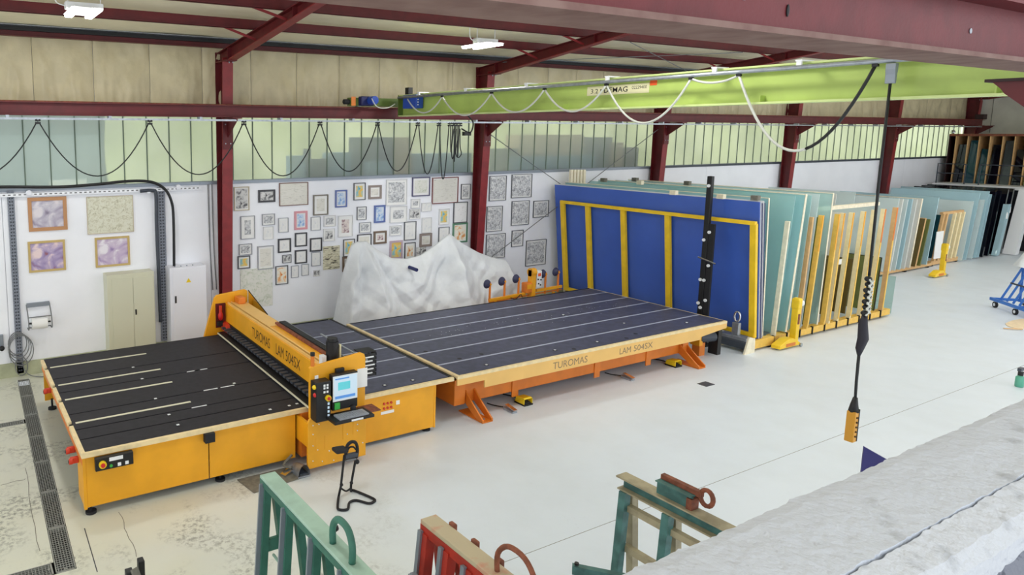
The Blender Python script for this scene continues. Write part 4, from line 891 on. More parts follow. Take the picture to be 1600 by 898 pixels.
PICS = [
 (A, (170, 335, 422, 532), 'wood', .075, 0, 'a_figure', 'painting in a broad brown wooden frame, top left of four'),
 (A, (537, 330, 835, 545), 'tan', .012, 0, 'a_canvas', 'large pale speckled canvas without frame above the cream cabinet'),
 (A, (172, 610, 412, 783), 'gold', .045, 0, 'a_flower_red', 'gold-framed flower painting with reddish bouquet near the paper roll'),
 (A, (590, 585, 812, 752), 'gold', .045, 0, 'a_flower', 'gold-framed flower painting with white bouquet above the cream cabinet'),
 (A, (1458, 268, 1555, 412), 'tan', .02, .03, 'a_dark', 'tan-framed sheet of small drawings, highest beside the first column'),
 (A, (1500, 450, 1590, 588), 'grey', .015, .09, 'a_sketch', 'grey-framed portrait drawing with wide mount right of the first column'),
 (A, (1490, 625, 1572, 688), 'grey', .018, .03, 'a_sketch', 'small grey-framed landscape sketch right of the first column'),
 (A, (1482, 700, 1560, 773), 'charcoal', .025, .04, 'a_sea', 'small charcoal-framed blue picture, lowest beside the first column'),
 (B, (15, 287, 120, 360), 'black', .045, 0, 'a_dark', 'dark print in thick black landscape frame, top row left'),
 (B, (145, 243, 325, 378), 'brown', .018, 0, 'a_doc', 'wide certificate in thin brown frame, top row'),
 (B, (357, 318, 450, 440), 'bronze', .03, .07, 'a_doc', 'bronze-framed portrait document below right of the wide certificate'),
 (B, (495, 288, 567, 392), 'blue', .035, .03, 'a_blue', 'deep blue framed upright picture, top row middle'),
 (B, (610, 243, 682, 347), 'charcoal', .018, .06, 'a_sea', 'charcoal-framed seaside picture in blue and ochre, top row'),
 (B, (703, 258, 782, 340), 'taupe', .055, .04, 'a_doc', 'small print in broad taupe frame, top row'),
 (B, (812, 222, 940, 378), 'pale', .02, .06, 'a_sketch', 'large pale-framed grey drawing, top row centre'),
 (B, (975, 208, 1083, 322), 'navy', .028, .06, 'a_map', 'navy-framed landscape drawing, top row'),
 (B, (1100, 210, 1258, 365), 'dred', .025, .03, 'a_doc', 'dark red framed document, largest near the second column'),
 (B, (1280, 250, 1335, 342), 'charcoal', .015, .05, 'a_sketch', 'narrow framed drawing touching the second column, top row'),
 (B, (38, 437, 118, 503), 'grey', .018, .03, 'a_sketch', 'grey-framed landscape drawing under the thick black frame'),
 (B, (140, 462, 202, 548), 'grey', .012, .05, 'a_faint', 'thin grey framed faint drawing left of the pink frame'),
 (B, (240, 420, 320, 530), 'pink', .05, .03, 'a_blue', 'pink-framed picture with bright blue print'),
 (B, (343, 455, 402, 536), 'grey', .012, .05, 'a_faint', 'thin grey framed faint drawing right of the pink frame'),
 (B, (423, 447, 497, 512), 'pale', .02, .04, 'a_sketch', 'pale-framed small landscape sketch below the bronze frame'),
 (B, (512, 447, 603, 575), 'pale', .02, .09, 'a_brown', 'pale-framed brown print with wide mount in mid wall'),
 (B, (630, 392, 688, 470), 'charcoal', .012, .04, 'a_sketch', 'slim dark framed sketch left of the sky-blue frame'),
 (B, (738, 383, 805, 487), 'blue', .045, 0, 'a_blue', 'sky-blue framed picture in mid wall'),
 (B, (836, 390, 940, 485), 'pale', .015, .09, 'a_sketch', 'pale-framed landscape etching under the large grey drawing'),
 (B, (967, 343, 1022, 397), 'pale', .015, .05, 'a_sketch', 'tiny pale square picture below the navy frame'),
 (B, (957, 405, 1022, 465), 'pale', .008, .02, 'a_dark', 'small high-contrast ink drawing below the tiny pale square'),
 (B, (1033, 367, 1093, 418), 'pale', .015, .03, 'a_faint', 'small pale landscape picture below the red framed document'),
 (B, (1142, 405, 1203, 500), 'pale', .015, .05, 'a_sea', 'pale-framed bright blue and yellow print near second column'),
 (B, (1233, 363, 1316, 487), 'charcoal', .022, .03, 'a_grid', 'dark framed sheet of small spots in rows beside second column'),
 (B, (1228, 495, 1316, 610), 'green', .045, .03, 'a_red', 'green-framed red and orange print behind the tarpaulin peak'),
 (B, (45, 517, 110, 592), 'pale', .015, .04, 'a_faint', 'pale-framed faint figure drawing, left edge of the display'),
 (B, (420, 530, 490, 602), 'pale', .006, .05, 'a_dark', 'pale print with two small black figures in mid wall'),
 (B, (137, 592, 218, 672), 'black', .035, .06, 'a_faint', 'black-framed square picture, left of the black cluster'),
 (B, (243, 555, 318, 635), 'black', .032, .06, 'a_faint', 'black-framed square picture, top of the black cluster'),
 (B, (337, 588, 411, 665), 'black', .032, .06, 'a_faint', 'black-framed square picture, right of the black cluster'),
 (B, (243, 663, 318, 740), 'black', .032, .06, 'a_faint', 'black-framed square picture, bottom of the black cluster'),
 (B, (645, 490, 716, 550), 'grey', .012, .04, 'a_sketch', 'thin framed small landscape under the slim dark sketch'),
 (B, (835, 510, 905, 567), 'pale', .018, .03, 'a_sketch', 'pale-framed little landscape under the etching'),
 (B, (925, 485, 997, 595), 'charcoal', .018, .07, 'a_faint', 'dark thin framed upright picture with pale print, right half'),
 (B, (1035, 460, 1093, 550), 'pale', .01, 0, 'a_faint', 'unframed faint upright sheet left of the yellow and blue print'),
 (B, (1022, 560, 1095, 635), 'taupe', .06, .03, 'a_doc', 'broad grey-brown frame with small print above the tarpaulin ridge'),
 (B, (735, 545, 813, 618), 'walnut', .05, .05, 'a_brown', 'walnut-framed small picture behind the left tarpaulin peak'),
 (B, (632, 565, 718, 690), 'black', .02, .05, 'a_doc', 'black thin framed document half hidden by left tarpaulin peak'),
 (B, (545, 595, 615, 697), 'charcoal', .018, .05, 'a_sea', 'charcoal-framed yellow and blue print left of the tarpaulin'),
 (B, (420, 640, 522, 775), 'pale', .0, 0, 'a_rows', 'unframed poster with dark horizontal rows'),
 (B, (835, 605, 912, 712), 'mauve', .05, .0, 'a_sea', 'mauve-framed picture behind the tarpaulin valley'),
 (B, (928, 617, 992, 715), 'black', .015, .07, 'a_red', 'black thin framed picture with red centre behind the tarpaulin'),
 (B, (1002, 645, 1060, 692), 'pale', .0, 0, 'a_dark', 'small dark photograph just above the tarpaulin ridge'),
 (B, (1140, 520, 1203, 610), 'charcoal', .012, .06, 'a_faint', 'slim framed pale picture left of the right tarpaulin peak'),
 (B, (10, 638, 112, 775), 'grey', .02, .05, 'a_doc', 'large grey framed document low on the left of the display'),
 (B, (165, 692, 220, 738), 'charcoal', .015, .02, 'a_dark', 'tiny dark framed picture beside the black cluster'),
 (B, (345, 675, 402, 757), 'grey', .015, .04, 'a_faint', 'thin grey framed pale print left of the row poster'),
 (B, (540, 702, 620, 788), 'walnut', .055, .03, 'a_dark', 'broad walnut-framed dark picture at the tarpaulin edge'),
 (B, (122, 762, 200, 870), 'charcoal', .02, .03, 'a_red', 'dark framed red and yellow print, lowest in the display'),
 (B, (220, 760, 266, 830), 'grey', .012, .03, 'a_faint', 'narrow grey picture right of the red and yellow print'),
 (B, (284, 750, 328, 817), 'grey', .012, .03, 'a_faint', 'narrow grey picture, second right of the red print'),
 (B, (358, 788, 398, 822), 'pale', .01, .01, 'a_dark', 'tiny dark postcard low below the row poster'),
 (B, (-97, 785, 105, 1005), 'pale', .0, 0, 'a_map', 'large pale green pinned map behind the gantry end'),
 (B, (1458, 200, 1557, 350), 'charcoal', .014, .03, 'a_sketch', 'black line drawing, upper left of six beyond second column'),
 (B, (1440, 390, 1532, 540), 'charcoal', .014, .03, 'a_sketch', 'black line drawing, middle left of six beyond second column'),
 (B, (1437, 565, 1550, 705), 'charcoal', .014, .03, 'a_sketch', 'black line drawing of figures, lower left beyond second column'),
 (D, (0, 190, 120, 330), 'charcoal', .014, .03, 'a_sketch', 'black line drawing, upper right of six beyond second column'),
 (D, (0, 357, 103, 500), 'charcoal', .014, .03, 'a_sketch', 'black line drawing in mid row crossed by the bracing rod'),
 (D, (135, 355, 225, 452), 'charcoal', .016, .05, 'a_sketch', 'small framed drawing nearest the blue board rack'),
 (D, (0, 540, 67, 635), 'charcoal', .016, .05, 'a_sketch', 'small square drawing below the mid row line drawings'),
 (D, (90, 603, 207, 748), 'charcoal', .014, .05, 'a_sketch', 'line drawing hung lowest, just above the vacuum lifter'),
]
for pz in PICS: picture(*pz)
# ================================================================ WALL SERVICES AND CABINETS
def wallx(u, v): return at(u, v, y=WY - .05)
def duct(u0, v0, u1, v1, w, label, mat='duct_grey'):
    a = at(u0, v0, y=WY - .06); b_ = at(u1, v1, y=WY - .06); x = (a.x + b_.x) / 2
    t = T('cable_tray', label, 'cable tray', (x, WY - .05, max(b_.z, .0)), 'perforated cable trays')
    z0 = max(b_.z, .06); MB().box(x - w / 2, x + w / 2, WY - .05, WY - .001, z0, a.z).build('channel', mat, t)
    h = MB(); z = z0 + .05
    while z < a.z - .05: h.box(x - w * .3, x - w * .06, WY - .053, WY - .049, z, z + .035); h.box(x + w * .06, x + w * .3, WY - .053, WY - .049, z, z + .035); z += .07
    h.build('perforation', 'dark_trim', t); return x
XD1 = duct(16, 298, 33, 588, .13, 'grey perforated cable tray down the wall at the left edge')
XD2 = duct(252, 292, 258, 532, .17, 'speckled grey cable tray between the two cabinets')
t = T('cable_tray', 'white perforated cable tray running along the window sill', 'cable tray', (2, WY - .08, 3.86))
MB().box(-8, 5.2, WY - .09, WY - .02, 3.80, 3.87).build('channel', 'wall_white', t)
h = MB(); x = -7.9
while x < 5.1: h.box(x, x + .05, WY - .093, WY - .089, 3.825, 3.85); x += .1
h.build('perforation', 'cable_wall', t)
bp_ = [(-60, 296), (0, 292), (90, 292), (150, 288), (200, 283), (235, 284), (256, 294), (267, 312), (271, 340), (272, 418)]
m = MB(); m.tube(smooth_path([at(u, v, y=WY - .16) for u, v in bp_]), .032, 8); tag(m.build('conduit', 'black', smooth=True), 'thick black conduit bending down into the white electrical cabinet', 'conduit')
x = at(244, 330, y=WY - .1).x
m = MB(); m.tube(smooth_path([(x - .35, WY - .12, 3.82), (x - .08, WY - .12, 3.82), (x, WY - .12, 3.72), (x, WY - .1, 3.0), (x + .02, WY - .1, 1.6), (x + .03, WY - .1, .8)]), .04, 8); tag(m.build('conduit', 'dark_trim', smooth=True), 'dark grey conduit beside the speckled cable tray', 'conduit')
for (u, lab) in ((329, 'thin grey cable running down left of the first column'), (335, 'second thin cable beside the first column')):
    x = at(u, 400, y=WY - .06).x; m = MB(); m.tube(smooth_path([(x - .02, WY - .03, 3.9), (x, WY - .03, 2.5), (x + .05, WY - .03, 1.4)]), .012, 6); tag(m.build('wall_cable', 'cable_wall', smooth=True), lab, 'cable')
# cream double-door cabinet
a = at(166, 427, y=14.95); b_ = at(238, 427, y=14.95)
x0, x1, zt = a.x, b_.x + .03, 2.26
zt = at(172, 430, y=14.93).z
t = T('metal_cabinet', 'cream two-door metal cabinet against the white wall', 'cabinet', ((x0 + x1) / 2, 15.1, 0))
MB().box(x0, x1, 14.92, WY - .002, .05, zt).build('body', 'cabinet_cream', t, bevel=.008)
xm = x0 + .10 + (x1 - x0 - .12) / 2
for (p0, p1) in ((x0 + .10, xm - .003), (xm + .003, x1 - .02)): dd = MB().box(p0, p1, 14.905, 14.92, .12, zt - .09).build('door', 'cabinet_cream', t, bevel=.004)
MB().box(xm + .03, xm + .06, 14.89, 14.905, 1.12, 1.24).build('handle', 'black', dd); MB().box(x0 + .02, x1 - .02, 14.94, 15.24, 0, .05).build('plinth', 'dark_trim', t)
# white electrical cabinet
a = at(264, 418, y=14.95); b_ = at(321, 418, y=14.95); x0, x1 = a.x, b_.x; zt = at(270, 418, y=14.95).z
t = T('electrical_cabinet', 'white electrical cabinet with warning triangle beside the first column', 'cabinet', ((x0 + x1) / 2, 15.1, 0))
MB().box(x0, x1, 14.90, WY - .002, .1, zt).build('body', 'cabinet_white', t, bevel=.008); dd = MB().box(x0 + .06, x1 - .01, 14.885, 14.90, .15, zt - .03).build('door', 'cabinet_white', t, bevel=.004)
MB().box(x0 + .10, x0 + .135, 14.87, 14.885, 1.28, 1.44).build('handle', 'black', dd); xc = (x0 + x1) / 2 + .0; MB().prism([(xc - .06, zt - .36), (xc + .06, zt - .36), (xc, zt - .26)], 'y', 14.882, 14.885).build('warning_triangle', 'yellow_plastic', dd)
b_ = MB()
for k in range(4): b_.cyl((x0 + .15 + .14 * k, 15.0, zt), (x0 + .15 + .14 * k, 15.0, zt + .02), .015, 8)
b_.build('roof_bolt', 'grey_trim', t); MB().box(x0 + .03, x1 - .03, 14.95, 15.25, 0, .1).build('plinth', 'dark_trim', t)
# paper roll holder
y = WY - .17; a = at(42, 478, y=WY - .1); b_ = at(80, 512, y=WY - .1); x0, x1 = a.x, b_.x; z1 = at(60, 476, y=WY - .1).z; z0 = at(60, 513, y=WY - .15).z
t = T('paper_dispenser', 'wall-mounted wire holder with a large white paper towel roll', 'paper roll holder', ((x0 + x1) / 2, WY - .1, z0))
f = MB()
for x in (x0, x1): f.tube(smooth_path([(x, WY - .005, z1), (x, WY - .06, z1 - .05), (x, y - .1, z1 - .25), (x, y - .1, z0 + .03), (x, WY - .02, z0)], 4), .012, 6)
f.cyl((x0, y - .08, z1 - .22), (x1, y - .08, z1 - .22), .012, 6); f.cyl((x0, WY - .02, z0), (x1, WY - .02, z0), .01, 6); f.build('wire_frame', 'cable_wall', t, smooth=True)
MB().box(x0 + .0, x1, WY - .06, WY - .002, z1 - .05, z1 + .04).build('tear_bar', 'grey_trim', t, bevel=.006)
zc = z0 + .13; MB().cyl((x0 + .07, y, zc), (x1 - .08, y, zc), .125, 24).build('paper_roll', 'white_paper', t, smooth=False); MB().cyl((x0 + .01, y, zc), (x1 - .01, y, zc), .02, 8).build('axle', 'black', t)
# coiled grey cables at the left tray
t = T('cable_coil', 'loose grey cable coils hung on the tray left of the paper roll', 'cable', (XD1, WY - .1, .3))
zc = at(25, 537, y=WY - .1).z; 
for k in range(4):
    r0 = .18 + .02 * k; m = MB(); m.tube([(XD1 + .02 * k - .03 + r0 * 1.0 * math.cos(q * .3142), WY - .08 - .015 * k, zc - .05 * k + r0 * 1.35 * math.sin(q * .3142)) for q in range(20)], .011, 6, closed=True); m.build('coil', 'cable_wall', t, smooth=True)
m = MB(); m.tube([(XD1 + .02 + .12 * math.cos(q * .3142), WY - .09, zc - .5 + .2 * math.sin(q * .3142)) for q in range(20)], .011, 6, closed=True); m.build('coil', 'cable_wall', t, smooth=True)
m = MB(); m.tube(smooth_path([(XD1 - .2, WY - .09, zc - .2), (XD1 + .0, WY - .09, .4), (XD1 + .1, WY - .15, .1), (XD1 + .3, WY - .3, .02), (XD1 + .8, WY - .5, .02)]), .011, 6); m.build('trailing_lead', 'cable_wall', t, smooth=True)
x = at(2, 530, y=WY - .05).x; t = T('wall_socket', 'grey wall socket box with black plug at the left picture edge', 'socket', (x, WY - .05, 1.0))
z = at(2, 545, y=WY - .05).z; MB().box(x - .1, x + .04, WY - .06, WY - .002, z - .02, z + .3).build('box', 'grey_trim', t, bevel=.01); MB().sphere((x, WY - .09, z + .02), .055, 12, 8).build('plug', 'black', t, smooth=True)
for (u, v, lab) in ((45, 300, 'small round white speaker left under the sill tray'), (232, 297, 'small round white speaker middle under the sill tray'), (279, 291, 'small round white speaker right under the sill tray')):
    p = at(u, v, y=WY - .1); m = MB(); m.cyl((p.x, WY - .12, p.z - .02), (p.x, WY - .02, p.z - .02), .06, 12); m.cyl((p.x, WY - .14, p.z - .02), (p.x, WY - .12, p.z - .02), .045, 12); tag(m.build('wall_speaker', 'cabinet_white'), lab, 'speaker', 'small wall speakers')
# ================================================================ TARPAULIN-COVERED MACHINE
t = T('covered_machine', 'machine draped in a crumpled white tarpaulin behind the table', 'covered machine', (11, 14.2, 0))
crest = [(8.30, .0), (8.40, .9), (8.50, 1.75), (8.70, 2.38), (8.85, 2.46), (9.15, 2.45), (9.45, 2.22), (9.9, 1.96), (10.4, 1.90), (10.8, 1.95), (11.3, 2.20), (11.75, 2.47), (12.2, 2.16), (12.75, 1.88), (13.3, 1.68), (13.75, 1.58), (13.95, 1.2), (14.05, .5), (14.1, 0)]
def cz(x):
    for i in range(len(crest) - 1):
        if crest[i][0] <= x <= crest[i + 1][0]:
            s = (x - crest[i][0]) / (crest[i + 1][0] - crest[i][0]); return crest[i][1] * (1 - s) + crest[i + 1][1] * s
    return 0
def tarp(u, v):
    x = 8.30 + 5.8 * u; h = cz(x)
    d1 = x - 9.0; d2 = x - 11.75
    if v < .28:   # back
        s = 1 - v / .28; yy = 14.30 + .55 * s ** .7; z = h * (1 - s)
        return (x, yy, z)
    s = (v - .28) / .72
    yy = 14.30 - .80 * s ** .85; z = h * (1 - s) ** .92
    r1 = math.hypot(x - 9.0, 2.5 - z) + .05; r2 = math.hypot(x - 11.75, 2.5 - z) + .05
    a1 = math.atan2(x - 9.0, 2.55 - z); a2 = math.atan2(x - 11.75, 2.55 - z)
    def ridge(q): q = (q / 6.2832) % 1.0; return (1 - abs(2 * q - 1) * 2) if False else (.5 - abs(q - .5)) * 4 - 1
    w1 = 1 / (1 + (max(d1, 0) / 1.25) ** 6) if d1 > 0 else 1.0; w2 = 1 - w1
    fold = w1 * ridge(a1 * 9.5 + .9 + .35 * math.sin(z * 2.1)) * .22 * min(1, r1) + w2 * ridge(a2 * 6.5 + 2.2 + .5 * math.sin(z * 1.7)) * .15 * min(1, r2)
    fold += .035 * ridge(x * 7.1 + z * 5.3 + 2 * math.sin(z * 3 + x)) + .022 * ridge(x * 11 - z * 13 + 2 * math.sin(x * 4)) + .02 * fbm(x * 3, z * 3.3, 5)
    yy -= fold * min(1, s * 3.0) * (1.15 - .3 * s)
    if x < 9.0: x -= .25 * s * s * (9.0 - x)
    return (x, yy, max(z + .02 * fold, .01))
MB().grid(190, 90, tarp, flip=True).build('tarpaulin', 'tarp', t, smooth=True)
p = at(645, 420, y=13.95); MB().cyl((p.x, 13.78, p.z), (p.x, 14.1, p.z + .02), .045, 12).build('tube_end', 'blue_dark', t)
# ================================================================ VACUUM LIFTER
t = T('vacuum_lifter', 'yellow vacuum lifter with a row of black suction cups behind the table', 'vacuum lifter', (13.5, 13.4, 0))
LY = 13.22
zc = lambda x: .80 + .05 * (x - 12.23)
MB().bar((12.2, LY, .82), (13.45, LY, .86), .06, .07).build('arm', 'machine_yellow', t); MB().bar((13.85, LY, .90), (14.8, LY, .92), .06, .07).build('arm', 'machine_yellow', t)
MB().bar((12.2, LY, .76), (14.8, LY, .84), .03, .03).build('lower_rail', 'machine_orange', t)
for x, z in ((12.19, 1.24), (12.69, 1.26), (13.18, 1.28), (14.15, 1.32), (14.63, 1.33)):
    c = MB().cyl((x + .03, LY, .78), (x + .03, LY, z + .04), .028, 8).build('cup_stem', 'machine_orange', t)
    s = MB(); s.tube([(x - .02, LY - .02, z), (x - .02, LY + .02, z), (x - .02, LY + .06, z)], [.05, .10, .12], 18); s.build('suction_cup', 'rubber_blue', c, smooth=False); MB().cyl((x + .02, LY - .05, z), (x + .02, LY + .0, z), .022, 10).build('cup_hub', 'machine_yellow', c)
MB().box(13.60, 13.76, LY - .08, LY + .08, .15, 1.50).build('mast', 'machine_yellow', t, bevel=.02); MB().cyl((13.60, LY, 1.42), (13.76, LY, 1.42), .11, 16).build('pivot', 'machine_yellow', t)
MB().box(13.40, 13.62, LY - .1, LY + .1, .88, 1.16).build('gear_housing', 'machine_orange', t, bevel=.03); MB().box(13.42, 13.58, LY - .11, LY - .1, 1.0, 1.12).build('housing_plate', 'machine_yellow', t)
MB().box(13.80, 13.98, LY - .06, LY + .06, 1.0, 1.44).build('valve_box', 'white_plastic', t, bevel=.01); MB().box(13.84, 13.94, LY - .066, LY - .06, 1.30, 1.38).build('valve_sticker', 'sticker_orange', t)
b_ = MB()
for x, z in ((13.84, 1.22), (13.94, 1.20), (13.86, 1.10), (13.93, 1.06)): b_.sphere((x, LY - .07, z), .022, 8, 6)
b_.build('valve_knob', 'black', t); MB().tube(smooth_path([(13.3, LY - .05, .8), (13.2, LY - .1, .88), (13.05, LY - .08, .78), (12.9, LY - .05, .82)]), .012, 6).build('air_hose', 'black', t, smooth=True)
for x in (12.4, 14.5): MB().box(x - .04, x + .04, LY - .3, LY + .14, 0, .06).box(x - .03, x + .03, LY - .03, LY + .03, .06, .8).build('stand', 'machine_yellow', t)
MB().box(13.5, 13.86, LY - .3, LY + .14, 0, .15).build('base', 'machine_yellow', t)
# ================================================================ GLASS RACKS
def sheet(xb, lean, y0, y1, z0, z1, th, mat, label, grp, edge=None, name='glass_sheet', cat='glass sheet'):
    m = MB(); xt = xb + lean
    def slab(ya, yb, za, zb, e, mm):
        f = lambda z: xb + lean * (z - z0) / (z1 - z0)
        return mm.hexa([(f(za) - e, ya, za), (f(za) + th + e, ya, za), (f(za) + th + e, yb, za), (f(za) - e, yb, za), (f(zb) - e, ya, zb), (f(zb) + th + e, ya, zb), (f(zb) + th + e, yb, zb), (f(zb) - e, yb, zb)])
    if not edge:
        return tag(slab(y0, y1, z0, z1, 0, m).build(name, mat), label, cat, grp)
    t = T(name, label, cat, (xb, (y0 + y1) / 2, z0), grp)
    slab(y0 + .012, y1, z0, z1, 0, m).build('pane', mat, t)
    slab(y0, y0 + .012, z0, z1, .012, MB()).build('edge_strip', edge, t)
    slab(y0 + .012, y1, z1 - .012, z1 + .006, .008, MB()).build('top_strip', edge, t)
    return t
# --- rack with the blue boards
FYR = 9.1
t = T('board_rack', 'bright yellow tubular rack frame in front of the blue boards', 'rack', (16.6, 12, 0))
def rx(z): return 16.80 - .40 * (z - .27) / 3.26 - .03     # leaning plane of the blue board front
def rbar(y0, z0, y1, z1, w, d, name):
    k = MB(); off = .03 + d / 2
    k.bar((rx(z0) - off, y0, z0), (rx(z1) - off, y1, z1), w, d, up=(1, 0, 0)); return k.build(name, 'rack_yellow', t, bevel=.006)
for y in (14.72, 13.80, 12.62, 11.30, 9.16): rbar(y, .30, y, 3.03, .14, .09, 'post')
rbar(9.11, 3.04, 14.78, 3.04, .09, .10, 'top_rail'); rbar(9.11, .36, 14.78, .36, .09, .10, 'bottom_rail')
MB().box(16.4, 17.4, 9.05, 9.20, .05, .25).build('base_beam', 'timber_yellow', t, bevel=.006); MB().box(16.4, 17.4, 14.5, 14.65, .05, .25).build('base_beam', 'timber_yellow', t); MB().box(16.4, 17.4, 11.8, 11.95, .05, .25).build('base_beam', 'timber_yellow', t)
for y in (9.12, 11.88, 14.58):
    for x in (16.5, 17.3): MB().box(x - .06, x + .06, y - .06, y + .06, 0, .05).build('base_pad', 'rubber', t)
sheet(16.80, -.40, FYR, 15.1, .26, 3.53, .02, 'blue_board', 'large glossy blue board leaning on the yellow rack frame', 'boards on the yellow rack', None, 'blue_board', 'board')
sheet(16.845, -.40, FYR - .01, 15.1, .26, 3.53, .012, 'white_plastic', 'thin white interlayer board right behind the blue board', 'boards on the yellow rack', None, 'spacer_board', 'board')
sheet(16.88, -.40, FYR - .01, 15.1, .26, 3.5, .03, 'blue_dark', 'dark navy board third behind the yellow rack frame', 'boards on the yellow rack', None, 'blue_board', 'board')
sheet(16.93, -.38, FYR - .01, 15.1, .26, 3.55, .012, 'white_plastic', 'thin white interlayer board behind the navy board', 'boards on the yellow rack', None, 'spacer_board', 'board')
sheet(16.96, -.36, FYR, 15.1, .26, 3.5, .03, 'blue_dark', 'last dark navy board before the green glass sheets', 'boards on the yellow rack', None, 'blue_board', 'board')
sheet(17.02, -.22, FYR + .02, 15.05, .27, 3.60, .02, 'glass_teal', 'first green-tinted jumbo glass sheet right of the blue boards', 'jumbo glass sheets in the comb rack', 'timber_pale')
# black lifting mast leaning in front of the blue board
p = at(1113, 275, x=16.12); t = T('lifting_mast', 'black steel lifting mast with white bolts standing before the blue board', 'mast', (16.12, p.y, 0))
zt = p.z; y0 = p.y
MB().box(16.02, 16.12, y0 - .06, y0 + .06, .0, zt).build('mast_tube', 'black', t, bevel=.01); MB().box(16.04, 16.10, y0 - .20, y0 - .06, .0, 2.95).build('side_channel', 'rubber', t, bevel=.008)
bo = MB()
for dy, z in ((0, 3.85), (-.10, 2.75), (.02, 2.55), (-.14, 1.95), (.03, 1.58), (-.06, 1.58), (-.13, 1.1), (.04, 1.0), (-.02, .9)): bo.cyl((15.995, y0 + dy, z), (16.02, y0 + dy, z), .038, 12)
bo.build('bolt_head', 'white_plastic', t); MB().cyl((16.0, y0 + .12, 2.12), (16.0, y0 - .32, 2.02), .022, 10).build('handle_bar', 'chrome', t); MB().box(15.9, 16.25, y0 - .3, y0 + .2, 0, .02).build('foot_plate', 'black', t)
# lifting magnet beam on the floor at the table corner
a = at(1118, 540, z=0); b_ = at(1172, 553, z=0)
t = T('lifting_beam', 'grey roller-shaped lifting beam with shackle on the floor by the table corner', 'lifting beam', ((a.x + b_.x) / 2, (a.y + b_.y) / 2, 0))
xm = (a.x + b_.x) / 2 + .08
MB().cyl((xm, b_.y + .06, .20), (xm, a.y - .05, .20), .14, 18).build('roller', 'dark_trim', t); MB().box(xm - .12, xm + .12, b_.y + .06, a.y - .05, .28, .36).build('top_plate', 'galv', t, bevel=.01)
for y in (b_.y + .04, a.y - .02): MB().prism([(xm - .22, 0), (xm + .18, 0), (xm + .16, .34), (xm - .08, .40)], 'y', y - .02, y + .02).build('end_plate', 'timber_pale', t)
ym = (a.y + b_.y) / 2; MB().box(xm - .05, xm + .05, ym - .08, ym + .08, .36, .66).build('lug', 'galv', t, bevel=.015); MB().tube([(xm, ym + .065 * math.cos(q * .3927), .80 + .12 * math.sin(q * .3927)) for q in range(16)], .022, 8, closed=True).build('shackle', 'chrome', t, smooth=True)
t = T('pump_unit', 'small grey pump unit with yellow flange under the table end', 'pump', (15.35, 9.5, 0))
MB().cyl((15.15, 9.5, .42), (15.55, 9.4, .42), .12, 16).build('motor', 'dark_trim', t); MB().box(15.05, 15.17, 9.4, 9.62, .25, .6).build('flange', 'machine_yellow', t); MB().box(15.55, 15.68, 9.28, 9.5, .0, .6).build('leg', 'black', t); MB().box(15.1, 15.3, 9.42, 9.6, 0, .3).build('support', 'machine_orange', t)
# --- comb rack with timber posts
t = T('comb_rack', 'timber comb rack holding upright glass beside the blue boards', 'rack', (20.2, 12, 0))
MB().box(17.45, 23.6, 9.30, 9.42, 0, .05).build('floor_rail', 'grey_trim', t); MB().box(17.45, 23.6, 14.7, 14.82, 0, .05).build('floor_rail', 'grey_trim', t)
posts = [(17.53, .18, 3.01, 'timber_pale'), (18.55, .18, 3.05, 'timber_brown'), (18.93, .24, 3.07, 'timber_yellow'), (19.72, .2, 3.06, 'timber_yellow'), (19.95, .21, 3.07, 'timber'), (20.37, .24, 3.06, 'timber'), (20.98, .21, 3.06, 'timber'), (21.54, .2, 3.07, 'timber'), (21.98, .26, 3.07, 'timber'), (22.67, .21, 3.08, 'timber_brown')]
for (xb, ln, z1, mt) in posts:
    k = MB().hexa([(xb - .03, 9.10, .22), (xb + .03, 9.10, .22), (xb + .03, 9.20, .22), (xb - .03, 9.20, .22), (xb + ln - .03, 9.10, z1), (xb + ln + .03, 9.10, z1), (xb + ln + .03, 9.20, z1), (xb + ln - .03, 9.20, z1)]); pc = k.build('post', mt, t, bevel=.005)
    if xb > 18.8:
        zq = z1 - .9; lq = ln * (zq - .22) / (z1 - .22)
        MB().hexa([(xb - .028, 9.09, .3), (xb + .028, 9.09, .3), (xb + .028, 9.1, .3), (xb - .028, 9.1, .3), (xb + lq - .028, 9.09, zq), (xb + lq + .028, 9.09, zq), (xb + lq + .028, 9.1, zq), (xb + lq - .028, 9.1, zq)]).build('face_pad', 'timber_yellow', pc)
        MB().hexa([(xb + lq - .028, 9.09, zq), (xb + lq + .028, 9.09, zq), (xb + lq + .028, 9.1, zq), (xb + lq - .028, 9.1, zq), (xb + ln - .028, 9.09, z1), (xb + ln + .028, 9.09, z1), (xb + ln + .028, 9.1, z1), (xb + ln - .028, 9.1, z1)]).build('face_pad', 'machine_orange' if xb > 21.6 else 'machine_yellow', pc)
    for y in (11.2, 13.2, 14.65):
        MB().hexa([(xb - .04, y, .22), (xb + .04, y, .22), (xb + .04, y + .1, .22), (xb - .04, y + .1, .22), (xb + ln - .04, y, z1), (xb + ln + .04, y, z1), (xb + ln + .04, y + .1, z1), (xb + ln - .04, y + .1, z1)]).build('rear_post', mt, t)
xb = 17.5
while xb < 22.8:
    MB().box(xb + .02, xb + .54, 9.12, 9.30, .06, .22).build('base_block', 'timber_yellow', t, bevel=.005); MB().box(xb - .012, xb + .012, 9.10, 9.16, .04, .24).build('base_gap', 'black', t); xb += .57
for y in (9.2, 11.25, 13.25, 14.95): MB().bar((17.5, y, .14), (22.9, y, .14), .10, .10).build('base_beam', 'timber', t)
MB().bar((19.6, 9.6, 3.14), (22.95, 9.6, 3.14), .12, .09).build('top_rail', 'timber_pale', t)
G1 = 'jumbo glass sheets in the comb rack'
sheet(17.62, .30, 9.14, 15.1, .26, 3.60, .012, 'glass_green', 'green jumbo glass sheet between first and second timber post', G1)
